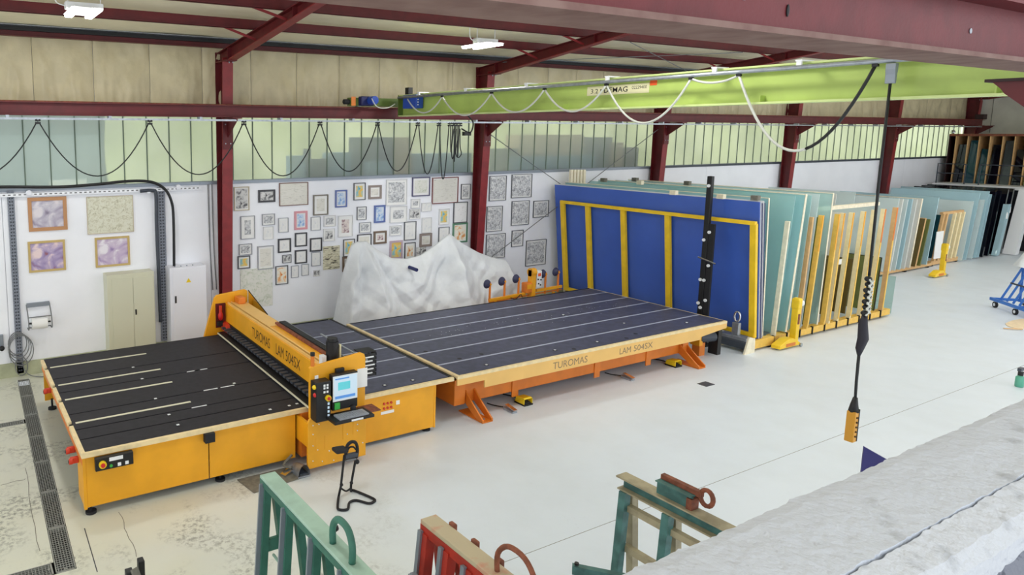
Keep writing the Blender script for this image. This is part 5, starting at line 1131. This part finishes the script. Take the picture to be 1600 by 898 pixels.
sheet(17.98, .34, 9.11, 15.1, .26, 3.62, .05, 'glass_teal', 'tall glass sheet with broad cream edge strip in the comb rack', G1, 'timber_pale')
sheet(18.20, .26, 9.16, 15.1, .26, 3.58, .012, 'glass_green', 'clear green jumbo sheet just right of the cream-edged one', G1)
sheet(18.38, .26, 9.14, 15.05, .26, 3.58, .012, 'glass_green', 'second clear green jumbo sheet right of the cream-edged one', G1)
sheet(18.72, .26, 9.14, 15.0, .26, 3.60, .012, 'glass_pale', 'pale jumbo glass sheet before the yellow post', G1)
sheet(19.10, .20, 9.16, 14.9, .26, 3.0, .012, 'glass_olive', 'olive-tinted glass sheet right of the yellow post', G1)
sheet(19.42, .16, 9.12, 15.0, .26, 3.60, .02, 'glass_green', 'tall green sheet with slim cream edge amid yellow posts', G1, 'timber_pale')
G2 = 'cut sheets in the comb rack'
sheet(20.15, .2, 9.6, 14.6, .26, 2.9, .012, 'glass_milk', 'milky white sheet behind the middle comb posts', G2)
sheet(20.62, .2, 9.4, 13.6, .26, 1.75, .012, 'glass_bronze', 'low bronze mirror sheet, first behind the comb posts', G2)
sheet(20.80, .2, 10.0, 14.8, .26, 3.0, .012, 'glass_milk', 'second milky sheet in the comb rack', G2)
sheet(21.25, .14, 9.35, 12.6, .26, 1.75, .012, 'glass_bronze', 'low bronze mirror sheet, second behind the comb posts', G2)
sheet(21.80, .2, 9.8, 14.8, .26, 2.9, .012, 'glass_milk', 'third milky sheet at the right end of the comb rack', G2)
sheet(22.50, .12, 9.22, 11.6, .20, 1.70, .015, 'glass_olive', 'low olive mirror sheet in dark frame at the comb rack end', G2, 'black')
sheet(22.85, .2, 9.5, 14.6, .26, 3.0, .012, 'glass_pale', 'pale sheet standing behind the last comb post', G2)
sheet(23.48, .06, 9.22, 10.3, .02, 1.08, .010, 'glass_clear', 'small clear pane standing alone past the comb rack', G2)
for (xx, mt, lab) in ((24.4, 'glass_pale', 'pale tall sheet in the gap between the two glass stores'), (25.6, 'glass_milk', 'whitish tall sheet in the gap between the glass stores'), (26.8, 'glass_pale', 'third tall sheet in the gap between the glass stores')):
    sheet(xx, .35, 12.0, 14.8, .005, 3.1, .02, mt, lab, 'sheets between the racks')
# white notices leaning among the posts
for (u, v, w_, h_, lab) in ((1309, 409, .34, .14, 'white paper label on the bronze mirror'), (1276, 492, .16, .42, 'white notice standing between the lower comb posts')):
    p = at(u, v, y=9.32); m = MB(); m.box(p.x - w_ / 2, p.x + w_ / 2, 9.30, 9.306, p.z - h_ / 2, p.z + h_ / 2); tag(m.build('paper_label', 'white_paper'), lab, 'label')
# upright battens standing behind the blue board
for i in range(5):
    p = at(893 + 5 * i, 265, y=14.95); m = MB(); m.box(p.x - .04, p.x + .04, 14.92, 15.0, 0, p.z); tag(m.build('timber_batten', 'timber_pale'), '%s pale timber batten showing above the blue board' % ('leftmost', 'second', 'middle', 'fourth', 'rightmost')[i], 'batten', 'battens behind the blue board')
# spacer blocks on the sheet tops
for k, (u, v, lab) in enumerate(((941, 283, 'first'), (982, 288, 'second'), (994, 282, 'third'), (1046, 299, 'fourth'), (1088, 287, 'fifth'), (1120, 305, 'sixth'), (1180, 308, 'seventh'))):
    p = at(u, v, z=3.62); xs_ = min(((16.42, 3.53), (16.56, 3.55), (17.92, 3.60), (18.34, 3.626), (18.65, 3.58), (18.98, 3.60)), key=lambda k: abs(k[0] - p.x)); m = MB(); m.box(xs_[0] - .06, xs_[0] + .06, p.y - .08, p.y + .08, xs_[1] - .002, xs_[1] + .11); tag(m.build('spacer_block', 'timber_pale' if k % 2 else 'mat_grey'), '%s small spacer block on the sheet tops, counted from the left' % lab, 'block', 'spacer blocks on the glass')
# --- second store along the wall
t = T('wall_rack', 'low timber-footed rack under the pale blue glass sheets', 'rack', (31.5, 13.4, 0))
for y in (12.0, 13.4, 14.8): MB().box(29.2, 33.2, y - .06, y + .06, .06, .16).build('base_beam', 'timber_brown', t)
for y in (12.0, 13.4, 14.8):
    for x in (29.4, 31.2, 33.0): MB().box(x - .06, x + .06, y - .05, y + .05, 0, .06).build('foot', 'rubber', t)
MB().bar((33.15, 14.9, .16), (33.6, 14.9, 2.5), .1, .1).build('back_post', 'timber_brown', t)
G3 = 'pale sheets in the wall rack'; ft = 11.85
for (xb, zt, mt, lab, ed) in ((29.45, 2.78, 'glass_pale', 'palest big sheet at the left end of the wall rack', None), (29.75, 2.75, 'glass_milk', 'milky sheet second from the left in the wall rack', None), (30.1, 2.72, 'glass_pale', 'pale aqua sheet third from left in the wall rack', None), (30.45, 2.72, 'glass_blue', 'pale blue sheet mid wall rack', None),
    (30.8, 2.70, 'glass_milk', 'whitish sheet right of the pale blue one', None), (31.2, 2.70, 'glass_milk', 'sheet with thick white edge in the wall rack', 'timber_pale'), (31.65, 1.95, 'glass_bronze', 'shorter bronze sheet behind the white-edged one', 'timber_brown'), (32.0, 1.9, 'glass_olive', 'shorter olive sheet beside the bronze one', None), (32.49, 2.70, 'glass_blue', 'blue-grey sheet closing the wall rack on the right', None)):
    sheet(xb, .38, ft, 15.1, .17, zt, .06, mt, lab, G3, ed)
# --- third store: brown comb rack, blue sheets, dark sheets
t = T('comb_rack', 'brown timber comb rack far along the wall behind the second yellow jack', 'rack', (34.3, 13.4, 0))
MB().box(33.3, 35.6, 12.0, 12.12, .05, .2).build('base_beam', 'timber_brown', t); MB().box(33.3, 35.6, 14.7, 14.82, .05, .2).build('base_beam', 'timber_brown', t)
for (x, y) in ((33.4, 12.06), (35.5, 12.06), (33.4, 14.76), (35.5, 14.76)): MB().box(x - .06, x + .06, y - .06, y + .06, 0, .05).build('foot', 'rubber', t)
for x in (33.45, 33.75, 34.45, 34.85, 35.2): MB().bar((x, 12.0, .2), (x + .38, 12.0, 2.0), .09, .11).build('post', 'timber' if x > 34 else 'timber_brown', t)
MB().bar((33.8, 12.05, 2.02), (35.6, 12.05, 2.02), .1, .1).build('top_rail', 'timber_brown', t)
sheet(34.15, .3, 12.1, 14.9, .2, 1.9, .03, 'glass_petrol', 'dark green sheet behind the brown comb posts', 'far blue sheets')
p = at(1472, 365, y=11.9); t2 = MB(); t2.box(p.x - .3, p.x + .28, 11.95, 11.97, .3, 1.35); tag(t2.build('notice_board', 'white_paper'), 'white paper notice fixed on the brown comb rack', 'notice')
G4 = 'far blue sheets'
for (xb, xt, zt, mt, lab) in ((35.55, 35.95, 2.4, 'glass_pale', 'pale blue sheet first right of the brown comb rack'), (35.9, 36.45, 2.72, 'glass_blue', 'taller blue sheet behind the pale one'), (36.45, 36.95, 2.42, 'glass_pale', 'second pale blue sheet, shorter'), (36.8, 37.3, 2.75, 'glass_blue', 'tall blue sheet fourth in the far store'), (37.05, 37.55, 2.62, 'glass_blue', 'last blue sheet before the dark ones')):
    sheet(xb, xt - xb, ft + .02, 14.8, .06, zt, .05, mt, lab, G4)
for (xb, mt, lab, zt) in ((37.5, 'glass_dark', 'black glass sheet right after the blue ones', 2.7), (38.0, 'glass_dark', 'second black glass sheet in the far store', 2.72), (38.7, 'glass_dark', 'third black glass sheet behind the light strip', 2.74), (39.25, 'glass_dark', 'last black glass sheet before the white panel', 2.76)):
    sheet(xb, .5, ft + .05, 14.8, .04, zt, .12, mt, lab, 'far black sheets')
sheet(38.42, .55, 11.76, 11.92, .03, 2.15, .3, 'glass_blue', 'narrow pale blue strip leaning before the black sheets', 'far offcuts', None, 'glass_strip')
sheet(39.45, .85, 11.5, 11.9, .02, 2.72, .35, 'white_plastic', 'broad white panel edge at the far end of the store', 'far offcuts', None, 'end_panel', 'panel')
for (x, y, z, lab) in ((38.88, 11.76, 1.55, 'small white tag on the blue strip'), (39.57, 11.9, 1.75, 'small white tag on the black sheet by the end panel')):
    m = MB(); m.box(x, x + .1, y - .02, y, z, z + .22); m.cyl((x + .05, y - .02, z + .22), (x + .05, y + .02, z + .26), .03, 8); tag(m.build('hang_tag', 'white_paper'), lab, 'tag')
# --- upper store in the dark far bay
t = T('upper_store', 'dark upper storage shelf with timber dividers at the far end', 'storage shelf', (42.3, 12.3, 0))
MB().box(40.75, 44.3, 8.9, 15.0, 2.64, 2.78).build('platform', 'white_plastic', t); MB().box(41.2, 44.3, 9.0, 15.0, 0, 2.64).build('lower_block', 'dark_door', t)
MB().box(43.6, 43.7, 8.9, 15.0, 2.78, 5.02).build('back_board', 'dark_door', t); MB().box(41.9, 42.0, 8.9, 15.0, 4.94, 5.04).build('top_beam', 'rust', t); MB().box(42.0, 43.6, 8.9, 15.0, 5.0, 5.04).build('roof_board', 'dark_door', t)
MB().box(41.95, 43.6, 14.98, 15.02, 2.78, 5.0).build('side_board', 'black_red', t)
yy = 14.75; i = 0
while yy > 9.2: MB().box(42.02 if i % 3 else 41.94, 43.55, yy - .016, yy + .016, 2.78, 4.94).build('divider', 'timber_brown', t); yy -= .40; i += 1
yy = 14.68; i = 0; mats = ['glass_dark', 'glass_petrol', 'glass_petrol', 'glass_dark', 'glass_grey', 'glass_dark', 'glass_olive', 'glass_grey', 'glass_dark']
nm = ['black', 'petrol', 'second petrol', 'dark', 'grey', 'third dark', 'olive', 'second grey', 'fourth dark', 'fifth dark', 'dim petrol', 'last petrol', 'last dark', 'dim grey']
while yy > 9.6:
    sheet(41.92 + .03 * (i % 3), .25, yy - .31, yy, 2.78, 4.55 + .22 * math.sin(i * 2.1), .08, mats[i % 9], '%s offcut glass pane standing in the upper dark store' % nm[i % 14], 'offcuts in the upper store'); yy -= .40; i += 1
t = T('guard_rail', 'dark tubular guard rail on the far platform edge', 'railing', (40.85, 12.5, 2.78))
for (y0_, y1_) in ((14.9, 13.9), (13.4, 11.9), (11.7, 9.6)):
    MB().tube([(40.85, y0_, 2.78), (40.85, y0_, 3.68), (40.85, y1_, 3.68), (40.85, y1_, 2.78)], .028, 8).build('rail_section', 'dark_trim', t); MB().cyl((40.85, y0_, 3.25), (40.85, y1_, 3.25), .022, 8).build('mid_rail', 'dark_trim', t)
p = at(1489, 206, x=41.8); m = MB(); m.sphere(p, .09, 10, 8); m.cyl((41.8, p.y, p.z), (41.8, p.y, p.z + .3), .02, 6); tag(m.build('spot_lamp', 'chrome'), 'small shiny spot lamp under the far beam end', 'lamp')
# --- yellow jacks
def jack(u, v, s, label):
    p = at(u, v, z=0); x, y = p.x, p.y
    t = T('glass_jack', label, 'jack', (x, y, 0), 'yellow glass jacks')
    b0 = MB().prism([(x - .75 * s, .04), (x + .1 * s, .04), (x + .1 * s, .10), (x - .2 * s, .24 * s), (x - .42 * s, .24 * s), (x - .75 * s, .12)], 'y', y - .10 * s, y + .10 * s).build('foot_arm', 'rack_yellow', t, bevel=.008)
    MB().box(x - .5 * s, x - .1 * s, y - .101 * s, y - .10 * s, .06, .14).build('arm_recess', 'machine_orange', b0)
    m = MB().box(x - .07 * s, x + .07 * s, y - .07 * s, y + .07 * s, .08, 1.18 * s).build('mast', 'rack_yellow', t, bevel=.012)
    MB().box(x - .08 * s, x + .08 * s, y - .085 * s, y + .085 * s, .92 * s, 1.16 * s).build('head', 'rack_yellow', m, bevel=.02)
    MB().cyl((x + .07 * s, y, 1.04 * s), (x + .17 * s, y, 1.04 * s), .085 * s, 16).build('winch_drum', 'white_plastic', m); MB().cyl((x + .17 * s, y, 1.04 * s), (x + .185 * s, y, 1.04 * s), .06 * s, 14).build('drum_hub', 'rubber_blue', m)
    MB().box(x - .04, x + .04, y - .0705 * s - .004, y - .07 * s, .55 * s, .80 * s).build('sticker', 'rust', m)
    for (dx, dy) in ((.1, -.12), (-.65, .0), (.1, .12)): MB().cyl((x + dx * s, y + dy * s - .02, .045), (x + dx * s, y + dy * s + .02, .045), .045, 12).build('castor', 'galv', t)
jack(1239, 540, 1.0, 'yellow wheeled jack with white drum in front of the comb rack')
jack(1471, 431, 1.0, 'far yellow wheeled jack in front of the brown comb rack')
# --- blue A-frame trolley at the right edge
P0 = at(1548, 467, z=.22); P1 = at(1600, 485, z=.22)
dv = Vector((P1.x - P0.x, P1.y - P0.y, 0)).normalized(); nv = Vector((-dv.y, dv.x, 0))
if nv.x < 0: nv = -nv
t = T('glass_trolley', 'bright blue A-frame glass trolley at the right picture edge', 'trolley', (P0.x, P0.y, 0))
tp = lambda a, b, z: Vector((P0.x, P0.y, 0)) + dv * a + nv * b + V(0, 0, z)
LT = 2.2
for b in (0, .75): MB().bar(tp(0, b, .24), tp(LT, b, .24), .06, .08).build('chassis_rail', 'trolley_blue', t)
for a in (.03, LT / 2, LT - .03): MB().bar(tp(a, 0, .24), tp(a, .75, .24), .06, .07).build('cross_rail', 'trolley_blue', t)
for k in range(7):
    MB().bar(tp(.28 + .26 * k, .08, .28), tp(.50 + .26 * k, .36, 1.28), .05, .05).build('upright', 'trolley_blue', t)
    if k < 6: MB().bar(tp(.50 + .26 * k, .40, .28), tp(.50 + .26 * k, .38, 1.28), .05, .05).build('upright', 'trolley_blue', t)
MB().bar(tp(.45, .38, 1.30), tp(LT, .38, 1.30), .07, .05).build('ridge', 'trolley_blue', t); MB().bar(tp(.40, .20, .80), tp(LT, .20, .80), .04, .04).build('mid_rail', 'dark_trim', t)
for (a, b) in ((.15, .04), (LT - .15, .04), (.15, .71), (LT - .15, .71), (1.0, .04)):
    c = tp(a, b, .09); w = MB().cyl(c - nv * .025, c + nv * .025, .09, 16).build('castor', 'rubber', t); MB().cyl(c - nv * .03, c + nv * .03, .045, 12).build('hub', 'white_plastic', w); MB().box(c.x - .03, c.x + .03, c.y - .03, c.y + .03, .17, .21).build('fork', 'galv', w)
cc_ = tp(.75, .38, 0); m = MB(); m.grid(24, 12, lambda u, v: (cc_.x + (.07 + .26 * v) * math.cos(u * 6.283) * (1 + .12 * math.sin(u * 31) * v), cc_.y + (.07 + .26 * v) * math.sin(u * 6.283) * (1 + .12 * math.sin(u * 31) * v), 1.98 - .64 * v + .02 * math.sin(u * 19))); m.build('cover', 'tarp', t, smooth=True)
MB().tube([tp(.5, .3, 1.33), tp(.75, .3, 1.38), tp(1.1, .3, 1.34)], .05, 6).build('rolled_strap', 'mat_grey', t)
# plywood board on the floor, right edge
p = at(1598, 505, z=0); m = MB(); pts2 = [(p.x + .9 * math.cos(a * .5236) * (1 + .1 * math.sin(a * 2)), p.y - .05 + .28 * math.sin(a * .5236)) for a in range(12)]
m.prism(pts2, 'z', .0, .02); tag(m.build('plywood_board', 'pallet_wood'), 'pale plywood offcut lying on the floor at the right edge', 'board')
p = at(1583, 513, z=.03); m = MB(); m.bar((p.x - .2, p.y + .12, .03), (p.x + .12, p.y - .14, .03), .04, .02); tag(m.build('timber_stick', 'timber_brown'), 'short brown stick lying on the plywood offcut', 'stick')
p = at(1592, 604, z=0); t = T('spray_bottle', 'small green bottle with black cap on the floor at right edge', 'bottle', (p.x, p.y, 0))
MB().tube([(p.x, p.y, 0), (p.x, p.y, .02), (p.x, p.y, .2), (p.x, p.y, .24)], [.06, .07, .07, .035], 14).build('body', 'bottle_green', t, smooth=True); MB().cyl((p.x, p.y, .24), (p.x, p.y, .32), .045, 12).build('cap', 'black', t); MB().box(p.x - .1, p.x + .05, p.y - .03, p.y + .03, .34, .40).build('trigger', 'dark_trim', t); MB().cyl((p.x, p.y, .32), (p.x, p.y, .35), .02, 8).build('neck', 'white_plastic', t)
# dark floor plate
p = at(1103, 600, z=0); m = MB(); m.box(p.x - .14, p.x + .14, p.y - .10, p.y + .10, 0, .006); tag(m.build('floor_plate', 'dark_trim'), 'small dark square plate set on the pale floor', 'plate')
# floor mat with foot switch under gantry
for (x0, x1, y0, y1, lab) in ((3.45, 4.55, 8.62, 9.02, 'grey rubber mat on the floor below the gantry'),):
    m = MB(); m.add([(3.55, 9.02, .002), (3.62, 8.55, .002), (4.52, 8.63, .002), (4.50, 9.02, .002), (3.55, 9.02, .012), (3.62, 8.55, .012), (4.52, 8.63, .012), (4.50, 9.02, .012)], [(3, 2, 1, 0), (4, 5, 6, 7), (0, 1, 5, 4), (1, 2, 6, 5), (2, 3, 7, 6), (3, 0, 4, 7)]); tag(m.build('floor_mat', 'mat_grey'), lab, 'mat')
p = at(469, 740, z=0); t = T('foot_switch', 'grey hooded foot switch on the mat beneath the gantry', 'foot switch', (p.x, p.y, .012), 'steel foot switches')
h = MB(); h.grid(12, 6, lambda u, v: (p.x + .10 * math.cos(math.pi * u), p.y - .14 + .26 * v, .014 + (.19 - .07 * v) * math.sin(math.pi * u))); h.build('hood', 'galv', t, smooth=True); MB().box(p.x - .10, p.x + .10, p.y - .14, p.y + .12, .012, .03).build('base', 'galv', t); MB().prism([(p.y - .1, .03), (p.y + .08, .03), (p.y + .08, .10), (p.y - .1, .05)], 'x', p.x - .05, p.x + .05).build('treadle', 'dark_trim', t)
MB().bar((p.x - .28, p.y + .02, .03), (p.x - .12, p.y + .1, .05), .10, .03).build('side_treadle', 'chrome', t); MB().tube(smooth_path([(p.x - .1, p.y + .1, .08), (p.x - .2, p.y + .16, .12), (p.x - .02, p.y + .24, .2)]), .02, 8).build('armoured_hose', 'mat_grey', t, smooth=True)
# ================================================================ SIT-STAND STOOL
K = lambda u, v, z=.02: V(*at(u, v, z=0)[:2], z)
L0 = K(529, 778); R0 = K(548, 769); ym_ = (L0.y + R0.y) / 2 - .03
t = T('standing_stool', 'black tubular sit-stand stool without cushion on the pale floor', 'stool', (at(548, 785, z=0).x, at(548, 785, z=0).y, 0))
base = [L0, K(527.5, 793), K(530, 798), K(543, 797.5), K(546, 787), K(557, 783.5), K(575, 788), K(583.5, 786), K(583.5, 781), K(553, 768), R0]
MB().tube(smooth_path(base, 4), .018, 8).build('base_tube', 'rubber', t, smooth=True)
top = lambda u, v: at(u, v, y=ym_)
MB().tube([L0, top(532.5, 760), top(534.5, 742), top(538, 711)], .017, 8).build('upright', 'rubber', t, smooth=True)
MB().tube([R0, top(548.5, 757), top(551.5, 740), top(557, 711)], .017, 8).build('upright', 'rubber', t, smooth=True)
MB().tube(smooth_path([top(540, 716), top(541, 702), top(544, 694), top(550, 690), top(556, 692), top(558.5, 702), top(557, 714)], 5), .024, 8).build('back_arch', 'rubber', t, smooth=True)
MB().tube(smooth_path([top(542, 706), top(546, 699), top(552, 698), top(556, 702)], 4), .013, 8).build('inner_arch', 'rubber', t, smooth=True)
MB().tube(smooth_path([top(533.5, 763), top(541, 767), top(548.5, 762)], 4), .013, 8).build('cross_tube', 'rubber', t, smooth=True)
s1 = top(522, 704); s2_ = top(541, 701); dz_ = .028
MB().bar(s1, s2_, .16, .055).build('seat_plate', 'rubber', t, bevel=.02)
MB().bar(top(539, 713), top(558, 709), .06, .06).build('clamp_block', 'dark_trim', t, bevel=.01); MB().bar(top(540, 719), top(556, 716), .04, .03).build('clamp_bar', 'cable_wall', t, bevel=.006)
MB().sphere(top(558, 721), .034, 10, 8).build('clamp_knob', 'rubber', t, smooth=True)
for u, v in ((533.5, 757), (549, 754)): MB().sphere(top(u, v), .026, 8, 6).build('joint_collar', 'rubber', t)
# ================================================================ FOREGROUND A-FRAME RACKS
HZ = 1.9
def up(u, v, z=HZ): return at(u, v, z=z)
# green rack
a = up(404, 742); xg = up(410, 742).x + .05; yE = a.y
t = T('transport_rack', 'green A-frame transport rack in the bottom foreground', 'glass rack', (xg, 4.5, 0), 'A-frame racks in the foreground')
y2 = 2.6
MB().box(xg - .07, xg + .09, y2, yE, HZ - .03, HZ).build('top_rail', 'rack_green_pale', t, bevel=.006); MB().box(xg - .07, xg - .05, y2, yE, HZ - .09, HZ - .03).build('rail_flange', 'rack_green', t)
for k, (u, v) in enumerate(((405, 748), (441, 792), (486, 838), (532, 888), (590, 940))):
    y = min(up(u, v, HZ - .05).y, yE - .06)
    if k == 0: y = yE - .06
    MB().bar((xg - .02, y, HZ - .05), (xg - .13, y, .12), .07, .07, up=(0, 1, 0)).build('leg', 'rack_green', t); MB().bar((xg + .05, y, HZ - .05), (xg + .26, y, .12), .07, .07, up=(0, 1, 0)).build('leg', 'rack_green', t)
    MB().bar((xg - .075, y + .0, HZ - .06), (xg - .185, y, .14), .05, .02, up=(0, 1, 0)).build('rubber_facing', 'grey_trim', t)
    MB().box(xg - .40, xg + .40, y - .05, y + .05, .04, .12).build('foot_beam', 'rack_green', t)
    MB().box(xg - .07, xg + .13, y - .02, y + .02, 1.15, 1.27).build('tie_plate', 'rack_green', t) if k == 0 else None
MB().cyl((xg + .02, yE - .1, 1.12), (xg + .02, y2, 1.05), .014, 8).build('tie_rod', 'rack_green_pale', t)
MB().box(xg - .4, xg - .33, y2, yE, .0, .04).box(xg + .33, xg + .4, y2, yE, .0, .04).build('skid', 'rack_green', t)
yr = up(545, 862).y
MB().tube(smooth_path([(xg + .0, yr + .16, HZ), (xg + .0, yr + .16, HZ + .14), (xg + .0, yr + .08, HZ + .24), (xg + .0, yr - .06, HZ + .24), (xg + .0, yr - .13, HZ + .14), (xg + .0, yr - .13, HZ)], 4), .028, 10).build('lifting_eye', 'rack_green', t, smooth=True)
yk = up(500, 832).y; MB().sphere((xg + .12, yk, HZ + .0), .03, 8, 6).build('end_stop', 'black', t)
# red rack
a = up(660, 812); xr = up(676, 812).x; yE = a.y + .02
t = T('transport_rack', 'red A-frame transport rack with tan top beam in the foreground', 'glass rack', (xr, 3.6, 0), 'A-frame racks in the foreground')
y2 = 2.2
MB().box(xr - .08, xr + .08, y2, yE, HZ - .04, HZ).build('top_beam', 'rack_tan', t, bevel=.005); MB().box(xr - .08, xr - .06, y2, yE, HZ - .12, HZ - .04).build('side_plate', 'rack_red', t)
for k, (u, v) in enumerate(((668, 826), (703, 852), (737, 882), (775, 915))):
    y = up(u, v, HZ - .05).y
    MB().bar((xr - .05, y, HZ - .1), (xr - .20, y, .12), .09, .06, up=(0, 1, 0)).build('leg', 'rack_red', t); MB().bar((xr + .05, y, HZ - .1), (xr + .26, y, .12), .09, .06, up=(0, 1, 0)).build('leg', 'rack_red', t)
    MB().bar((xr - .10, y + .05, HZ - .08), (xr - .255, y + .05, .14), .03, .04, up=(0, 1, 0)).build('rubber_facing', 'grey_trim', t)
    MB().box(xr - .40, xr + .40, y - .04, y + .04, .04, .12).build('foot_beam', 'rack_red', t)
    yk = y - .12; MB().box(xr + .08, xr + .12, yk - .035, yk + .035, HZ - .06, HZ + .02).build('stake_socket', 'rust', t, bevel=.01)
MB().box(xr - .4, xr - .33, y2, yE, 0, .04).box(xr + .33, xr + .4, y2, yE, 0, .04).build('skid', 'rack_red', t)
MB().bar((xr + .0, yE - .3, 1.25), (xr + .0, y2, 1.2), .04, .05).build('tie_bar', 'rack_red', t)
ye = up(808, 868, HZ + .24).y
MB().tube(smooth_path([(xr + .0, ye + .2, HZ - .02), (xr + .0, ye + .2, HZ + .14), (xr + .0, ye + .1, HZ + .25), (xr + .0, ye - .06, HZ + .25), (xr + .0, ye - .16, HZ + .14), (xr + .0, ye - .16, HZ - .02)], 4), .020, 10).build('lifting_eye', 'rust', t, smooth=True)
p = up(660, 878, 1.6); tt = T('aluminium_frame', 'grey metal framed pane leaning on the red rack', 'frame', (p.x, p.y, .14))
pp = [V(xr - .50, p.y + .02, 1.55), V(xr - .50, p.y - .75, 1.55)]
lz = 1.52; xk = lambda z: xr - .16 - .15 * (1.8 - z) / 1.68 - .06
for (ya_, za_, yb_, zb_) in ((p.y, lz, p.y - .9, lz), (p.y, .16, p.y - .9, .16), (p.y, .16, p.y, lz), (p.y - .9, .16, p.y - .9, lz)): MB().bar((xk(za_), ya_, za_), (xk(zb_), yb_, zb_), .05, .04, up=(1, 0, 0)).build('frame_bar', 'grey_trim', tt)
MB().hexa([(xk(.18) - .004, p.y - .88, .18), (xk(.18) + .004, p.y - .88, .18), (xk(.18) + .004, p.y - .02, .18), (xk(.18) - .004, p.y - .02, .18), (xk(lz) - .004, p.y - .88, lz), (xk(lz) + .004, p.y - .88, lz), (xk(lz) + .004, p.y - .02, lz), (xk(lz) - .004, p.y - .02, lz)]).build('pane', 'glass_clear', tt)
# olive and teal rack with I-beam top
a = up(963, 742); xo = up(968, 742).x + .04; yE = a.y; y2 = 2.0
t = T('transport_rack', 'weathered teal rack with olive I-beam top beside the parapet', 'glass rack', (xo, 3.3, 0), 'A-frame racks in the foreground')
MB().box(xo - .07, xo + .07, y2, yE, HZ - .015, HZ).build('beam_top', 'rack_olive', t); MB().box(xo - .008, xo + .008, y2, yE - .04, HZ - .11, HZ - .015).build('beam_web', 'rack_teal', t); MB().box(xo - .07, xo + .07, y2, yE - .02, HZ - .125, HZ - .11).build('beam_bottom', 'rack_olive', t)
z0 = HZ - .125
for y in (yE - .09, up(1040, 800, z0).y - .03, 2.3):
    MB().bar((xo - .05, y, z0), (xo - .15, y, .1), .08, .07, up=(0, 1, 0)).build('leg', 'rack_teal', t); MB().bar((xo + .05, y, z0), (xo + .20, y, .1), .08, .07, up=(0, 1, 0)).build('leg', 'rack_olive', t)
    MB().box(xo - .4, xo + .4, y - .05, y + .05, .0, .1).build('foot_beam', 'rack_teal', t)
for z in (1.62, 1.22): MB().bar((xo - .02, yE - .1, z), (xo - .02, y2, z), .06, .06).build('tie_bar', 'rack_olive', t)
yh = up(1045, 778, HZ + .05).y
MB().box(xo - .02, xo + .0, yh - .16, yh + .17, HZ, HZ + .12).box(xo - .05, xo + .02, yh - .16, yh + .17, HZ + .115, HZ + .125).build('bracket', 'rack_teal', t); MB().bar((xo + .05, yh - .2, HZ + .14), (xo + .05, yh + .17, HZ + .14), .05, .05).build('hook_bar', 'rust', t)
MB().tube([(xo + .05, yh - .24 + .055 * math.cos(q * .3927), HZ + .13 + .07 * math.sin(q * .3927)) for q in range(16)], .02, 8, closed=True).build('hook_ring', 'rust', t, smooth=True); MB().box(xo - .04, xo + .06, yh - .17, yh - .12, HZ, HZ + .1).build('bracket_end', 'rust', t)
p = up(930, 890, 1.2); m = MB(); m.bar((p.x - .12, p.y + .15, 1.16), (p.x + .2, p.y - .2, 1.16), .06, .08); q_ = T('hook_arm', 'dark green arm with round holes beside the teal rack', 'arm', (p.x, p.y, .0))
m.build('arm', 'rack_teal', q_); m = MB(); m.box(p.x + .05, p.x + .12, p.y - .12, p.y - .05, 0, 1.14); m.build('post', 'rack_teal', q_); MB().cyl((p.x - .1, p.y + .12, 1.21), (p.x - .1, p.y + .12, 1.23), .02, 8).build('hole_plug', 'black', q_)
# small black pump handle at the bottom left edge
p = at(212, 884, z=.95); x, y = p.x, p.y; t = T('hand_truck', 'black and grey upright handle tip at the bottom left edge', 'hand truck', (x, y, 0))
MB().box(x - .10, x - .03, y - .04, y + .04, .1, .93).build('handle_post', 'black', t, bevel=.008); MB().box(x + .03, x + .09, y - .0, y + .08, .1, .98).build('handle_post', 'black', t, bevel=.008)
MB().bar((x - .03, y - .06, .97), (x + .08, y - .30, .55), .07, .03).build('grip_plate', 'mat_grey', t); MB().box(x - .14, x + .14, y - .22, y + .14, .0, .1).build('base', 'black', t)
# purple sign corner behind the parapet
p = at(1350, 700, z=1.1); q = at(1384, 712, z=1.1); m = MB(); 
x, y = p.x, p.y; pr_ = [(x, y, 1.12), (q.x + .12, q.y - .16, .96), (x, y, .74)]
m.add([pr_[0], pr_[1], pr_[2], (pr_[0][0] + .02, pr_[0][1] + .02, pr_[0][2]), (pr_[1][0] + .02, pr_[1][1] + .02, pr_[1][2]), (pr_[2][0] + .02, pr_[2][1] + .02, pr_[2][2])], [(0, 2, 1), (3, 4, 5), (0, 1, 4, 3), (1, 2, 5, 4), (2, 0, 3, 5)])
m.box(x - .005, x + .015, y, y + .02, 0, .6); tag(m.build('pennant', 'purple'), 'dark purple triangular corner showing above the parapet edge', 'pennant')
for o in list(bpy.data.objects):
    if '_o' in o: del o['_o']
